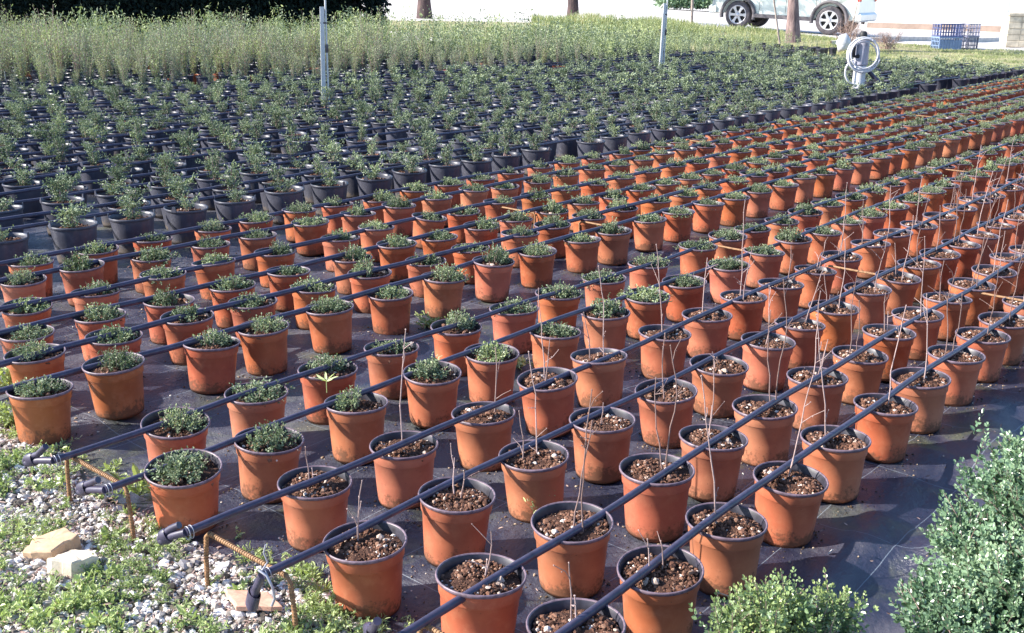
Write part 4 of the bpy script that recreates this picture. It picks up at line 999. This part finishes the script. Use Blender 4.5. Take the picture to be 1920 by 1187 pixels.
drybush(1665, 92, 'low pinkish dry bush right of the standpipe post', 60, .50, .42, 2)
# stake with a white bag
p = GT(1590, 100); root = thing('wooden_stake', 'thin pale stake leaning beside the white bag left of the standpipe', 'stake', p); mb = MB(); tube(mb, [(0, 0, 0), (.03, 0, .5), (.10, 0, 1.15)], .013, 7); link('stick', mb.mesh('stick', M['stake']), root)
mb = MB(); rocks(mb, [(0, 0, .15), (.07, .02, .12), (-.03, 0, .05)], [.15, .12, .13], 0, None, np.random.default_rng(3), 1.1, True); o = link('white_bag', mb.mesh('white_bag', M['white'])); o.location = GT(1582, 92)+Vector((0, 0, .02)); tag(o, 'crumpled white bag on the ground beside the thin stake', 'bag')

# ------------------------------------------------------------------ trees, stakes and dark hedge
def tree(px, py, r, h, lean, mat, lab, seed, crown=True, base_flare=1.35):
    g = np.random.default_rng(seed); p = GT(px, py); root = thing('tree', lab, 'tree', p); mb = MB()
    pts = []; rs = []; N = 10
    for i in range(N+1):
        t = i/N; pts.append(Vector((lean*h*t+.02*math.sin(t*7+seed), .02*math.sin(t*5), h*t-.03))); rs.append(r*(base_flare-(base_flare-1)*min(1, t*7))*(1-.45*t))
    tube(mb, pts, rs, 12, 0); V = mb.V[0]; V += g.normal(0, r*.05, V.shape)
    tips = []
    for k in range(8):
        a = k*.8+g.uniform(0, .5); b = pts[int(N*.62)+k % 4]; e = b+Vector((math.cos(a)*h*.30, math.sin(a)*h*.30, h*g.uniform(.15, .38))); m1 = b.lerp(e, .5)+Vector((0, 0, -.05*h*.2))
        tube(mb, [b, m1, e], [r*.42, r*.28, r*.10], 7, 0); tips += [m1, e]
    link('trunk', mb.mesh('trunk', mat), root)
    P = []; D = []
    for t_ in tips+[pts[-1]]:
        for c in range(9):
            cc = t_+Vector(g.normal(0, .10*h, 3))
            for q in range(38): P.append(cc+Vector(g.normal(0, .035*h, 3))); D.append(g.normal(0, 1, 3))
    mb = MB(); leaves(mb, P, D, .11, .05, 0, None, False, g); link('crown', mb.mesh('crown', M['blackleaf']), root)
tree(795, 34, .20, 5.5, -.012, M['trunk_dark'], 'dark reddish tree trunk just right of the dark hedge', 1)
tree(1073, 42, .155, 5.0, .0, M['trunk_dark'], 'slender dark brown tree trunk at top centre before the pale road', 2)
tree(1487, 77, .135, 5.2, -.065, M['trunk_pale'], 'leaning pinkish tree trunk in front of the silver car', 3, base_flare=1.45)
def stake(px, py, h, lean, lab, r=.028):
    p = GT(px, py); mb = MB(); tube(mb, [(0, 0, -.02), (lean*h*.5+.01, 0, h*.5), (lean*h, 0, h)], r, 7); o = link('wooden_stake', mb.mesh('wooden_stake', M['stake'])); o.location = p; tag(o, lab, 'stake')
stake(1296, 58, 1.8, -.03, 'upright dark wooden stake left of the silver car', .042)
stake(1462, 80, 2.0, -.24, 'thin leaning pole just left of the pinkish trunk', .022)
# dark clipped hedge across the upper left
gdh = np.random.default_rng(404)
root = thing('dark_hedge', 'tall very dark evergreen hedge across the upper left', 'hedge', (-8, 26.5, 0)); P = []; D = []
HX0, HX1, HY, HT = -22.0, -3.35, 25.6, 3.4
def hy(x): return HY+(x+4)*.27
for k in range(60000):
    x = gdh.uniform(HX0, HX1); z = gdh.uniform(.0, HT); f = gdh.random()
    dep = gdh.exponential(.14)
    y = hy(x)+dep+.18*math.sin(x*1.7+z*1.3)+.10*math.sin(x*4.1-z*3)
    if x > HX1-.5: y += gdh.uniform(0, 1.2)
    P.append((x+8+.12*math.sin(z*5), y-26.5, z)); D.append((gdh.normal(0, .7), gdh.normal(-.5, .6), gdh.normal(.2, .7)))
for k in range(9000):
    x = gdh.uniform(HX0, HX1); P.append((x+8, gdh.uniform(hy(x), hy(x)+1.3)-26.5, HT+gdh.normal(0, .07))); D.append(gdh.normal(0, 1, 3))
for k in range(5000):
    P.append((HX1+8+gdh.normal(0, .10), hy(HX1)+gdh.uniform(0, 1.3)-26.5, gdh.uniform(0, HT))); D.append(gdh.normal(0, 1, 3))
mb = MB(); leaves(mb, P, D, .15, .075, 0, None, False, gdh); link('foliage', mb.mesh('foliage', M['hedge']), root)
mb = MB(); box(mb, ((HX0+HX1)/2+8, hy((HX0+HX1)/2)+.95-26.5, HT/2-.1), (HX1-HX0-.2, .5, HT-.2), rot=math.atan(.27)); link('hedge_core', mb.mesh('hedge_core', M['dark']), root)  # solid near-black box filling the inside of the hedge
# green ground plants far off at the top, beyond the road
drg = np.random.default_rng(6); P = []; D = []
for k in range(5000): P.append((drg.uniform(9, 14.5), drg.uniform(68, 72), .42+abs(drg.normal(0, .30)))); D.append(drg.normal(0, 1, 3))
mb = MB(); leaves(mb, P, D, .3, .14, 0, None, False, drg); tag(link('far_shrubbery', mb.mesh('far_shrubbery', M['boxleaf'])), 'green shrubbery beyond the road at the very top', 'shrubbery', kind='stuff')

# ------------------------------------------------------------------ silver off-road car, side on
wl, wr = GT(1383, 53), GT(1553, 65)
def build_car():
    d = wr-wl; d.z = 0; WB = d.length; ang = math.atan2(d.y, d.x)
    z0 = (terr(wl.x, wl.y)+terr(wr.x, wr.y))/2; nv = Vector((-d.y, d.x, 0)).normalized()*.78; wl0 = wl+nv; wr0 = wr+nv
    root = thing('parked_car', 'silver off-road car parked side-on at the road edge, upper right', 'car', ((wl0.x+wr0.x)/2, (wl0.y+wr0.y)/2, z0), ang)
    root.rotation_euler = (0, -math.asin(max(-.2, min(.2, (wr.z-wl.z)/WB))), ang)
    k = WB/2.65; hw = WB/2; RW = .385*k; W2 = .90*k
    print('car WB', WB, 'z', z0, wl, wr)
    # side outline with wheel arches, x forward to the left (front = -x)
    def arc(cx, r, n=12): return [(cx+r*math.cos(math.pi*i/n), RW+r*math.sin(math.pi*i/n)*1.0) for i in range(n+1)]
    ra = RW*1.22; sill = .36*k; bot = .42*k
    fr, re = -hw-.80*k, hw+.78*k
    out = [(re-.05, bot), (re, .60*k), (re-.02*k, 1.02*k), (re-.08*k, 1.10*k), (hw*.2, 1.12*k), (-hw*.55, 1.10*k), (fr+.25*k, 1.02*k), (fr+.03*k, .86*k), (fr, .60*k), (fr+.05*k, bot)]
    lower = [(-hw-ra, bot)]+[(x, max(z, bot)) for x, z in reversed(arc(-hw, ra))][0:]+[(-hw+ra, sill), (hw-ra, sill)]+[(x, max(z, sill)) for x, z in reversed(arc(hw, ra))]+[(hw+ra, bot)]
    poly = out+lower
    n = len(poly); ys_ = [(-W2, .0), (-W2*.985, .0)]
    mb = MB()
    def row(y, ins): return [(x, y, z) for x, z in poly]
    V = []
    for y, sh in ((-W2*.93, 1), (-W2, 0), (W2, 0), (W2*.93, 1)):
        for x, z in poly:
            zz = z; V.append((x*(.985 if sh else 1), y, zz-(.02*k if sh and z > .9*k else 0)))
    # sheets: side rows joined, flat sides triangulated as one n-gon
    F = []
    for j in range(3):
        for i in range(n): F.append([j*n+i, j*n+(i+1) % n, (j+1)*n+(i+1) % n, (j+1)*n+i])
    mb.add(np.array(V), F, 0); 
    me = mb.mesh('body', M['paint'])
    import bmesh
    bm = bmesh.new(); bm.from_mesh(me); bm.verts.ensure_lookup_table()
    for base in (0, 3*n):
        f = bm.faces.new([bm.verts[base+i] for i in range(n)]); bmesh.ops.triangulate(bm, faces=[f])
    bmesh.ops.recalc_face_normals(bm, faces=bm.faces); bm.to_mesh(me); bm.free()
    body = link('body', me, root)
    # cabin with glass
    mb = MB(); cab = [(hw+.62*k, 1.10*k), (hw+.42*k, 1.62*k), (hw*.1, 1.68*k), (-hw*.22, 1.62*k), (-hw*.72, 1.10*k)]
    V = [(x, y*(1 if z < 1.2*k else .86), z) for y in (-W2*.95, W2*.95) for x, z in cab]; m_ = 5
    F = [[i, (i+1) % m_, m_+(i+1) % m_, m_+i] for i in range(m_)]+[list(range(m_)), list(range(m_, 2*m_))[::-1]]; mb.add(np.array(V), F, 0); link('cabin', mb.mesh('cabin', M['paint']), root)
    for s in (-1, 1):
        for xs_ in (((-hw*.60, 1.15), (-hw*.22, 1.56), (.04*hw, 1.58), (.04*hw, 1.15)), ((.10*hw, 1.15), (.10*hw, 1.58), (hw*.72, 1.56), (hw*.72, 1.15)), ((hw*.80, 1.15), (hw*.80, 1.55), (hw+.34*k, 1.53), (hw+.50*k, 1.15))):
            V = [(x, s*(W2*.95*(1-.14*max(0, (z-1.10)/.52)**1.0)+.006), z*k) for x, z in xs_]; V2 = [(x, y-s*.01, z) for x, y, z in V]
            mb = MB(); mb.add(np.array(V+V2), [[0, 1, 2, 3], [7, 6, 5, 4], [0, 4, 5, 1], [1, 5, 6, 2], [2, 6, 7, 3], [3, 7, 4, 0]]); link('window', mb.mesh('window', M['glass']), root)
    # cladding: arch lips, sills, bumpers
    for s in (-1, 1):
        for cx in (-hw, hw):
            mb = MB(); V = []; N = 18
            for i in range(N+1):
                t = -.22+(math.pi+.44)*i/N
                for r_, y_ in ((ra*.97, W2*.90), (ra*.97, W2+.035), (ra*1.13, W2+.030), (ra*1.15, W2-.01)): V.append((cx+r_*math.cos(t), s*y_, RW+r_*math.sin(t)))
            F = [[4*i+a, 4*i+4+a, 4*i+5+a, 4*i+1+a] for i in range(N) for a in range(3)]; mb.add(np.array(V), F, 0, .5, True); link('arch_trim', mb.mesh('arch_trim', M['trim']), root)
        mb = MB(); box(mb, (0, s*(W2+.008), sill+.03*k), (2*hw-2*ra*.98, .05, .11*k), bev=.012); link('sill_trim', mb.mesh('sill_trim', M['trim']), root)
        for xx in (.06*hw, hw*.70, -hw*.52):
            mb = MB(); box(mb, (xx, s*(W2+.001), .80*k), (.012, .006, .62*k)); link('door_gap', mb.mesh('door_gap', M['dark']), root)
        for xx in (.0, hw*.62):
            mb = MB(); box(mb, (xx-.09*k, s*(W2+.02), .98*k), (.16*k, .03, .03*k), bev=.008); link('door_handle', mb.mesh('door_handle', M['trim']), root)
        mb = MB(); box(mb, (-hw*.55, s*(W2+.09), 1.14*k), (.10*k, .18, .13*k), bev=.02); link('mirror', mb.mesh('mirror', M['trim']), root)
        mb = MB(); box(mb, (fr+.10*k, s*W2*.74, .80*k), (.16*k, .34, .15*k), bev=.02); link('headlight', mb.mesh('headlight', M['lamp_clear']), root)
        mb = MB(); box(mb, (re-.03*k, s*W2*.90, 1.0*k), (.08*k, .16, .18*k), bev=.02); link('tail_light', mb.mesh('tail_light', M['lamp_red']), root)
    for xx, w_ in ((fr+.02*k, .22*k), (re-.02*k, .20*k)):
        mb = MB(); box(mb, (xx, 0, .50*k), (w_, W2*1.98, .24*k), bev=.05); link('bumper', mb.mesh('bumper', M['paint']), root)
    mb = MB(); box(mb, (0, 0, .50*k), (2*hw, W2*1.5, .30*k)); link('underbody', mb.mesh('underbody', M['dark']), root)
    # wheels
    for cx in (-hw, hw):
        for s in (-1, 1):
            t_ = link('wheel', None, root); t_.location = (cx, s*(W2-.13*k), RW); t_.rotation_euler = (math.pi/2 if s < 0 else -math.pi/2, random.uniform(0, 1), 0) if False else (math.pi/2*(1 if s < 0 else -1), 0, 0)
            w_ = .235*k
            mb = MB(); pr = [(.255*k, -w_/2), (.33*k, -w_/2-.004), (.372*k, -w_/2+.02), (RW, -w_/2+.05), (RW, w_/2-.05), (.372*k, w_/2-.02), (.33*k, w_/2+.004), (.255*k, w_/2)]
            lathe(mb, pr, 36, 0)
            link('tyre', mb.mesh('tyre', M['tyre']), t_)
            mb = MB(); lathe(mb, [(.262*k, -w_/2), (.262*k, w_/2+.004), (.250*k, w_/2+.010), (.235*k, w_/2-.004), (.225*k, w_/2-.04)], 36, 0)
            for i in range(6):
                a = i*math.pi/3; 
                c, q = math.cos(a), math.sin(a); V = []
                for zz in (w_/2-.035, w_/2-.004):
                    for rr, hh in ((.03*k, .040*k), (.15*k, .030*k), (.238*k, .052*k)):
                        for sg in (-1, 1): V.append((c*rr-q*hh*sg, q*rr+c*hh*sg, zz))
                F = [[6, 7, 9, 8], [8, 9, 11, 10], [0, 2, 3, 1], [2, 4, 5, 3], [0, 6, 8, 2], [2, 8, 10, 4], [1, 3, 9, 7], [3, 5, 11, 9]]
                mb.add(np.array(V), F, 0)
            lathe(mb, [(.065*k, w_/2-.02), (.060*k, w_/2+.006), (.0, w_/2+.010)], 20, 0); link('rim', mb.mesh('rim', M['alloy']), t_)
            mb = MB(); lathe(mb, [(.245*k, w_/2-.07), (.0, w_/2-.07)], 24, 0); link('brake_disc', mb.mesh('brake_disc', M['dark']), t_)
build_car()
print('objects', len(sc.objects))
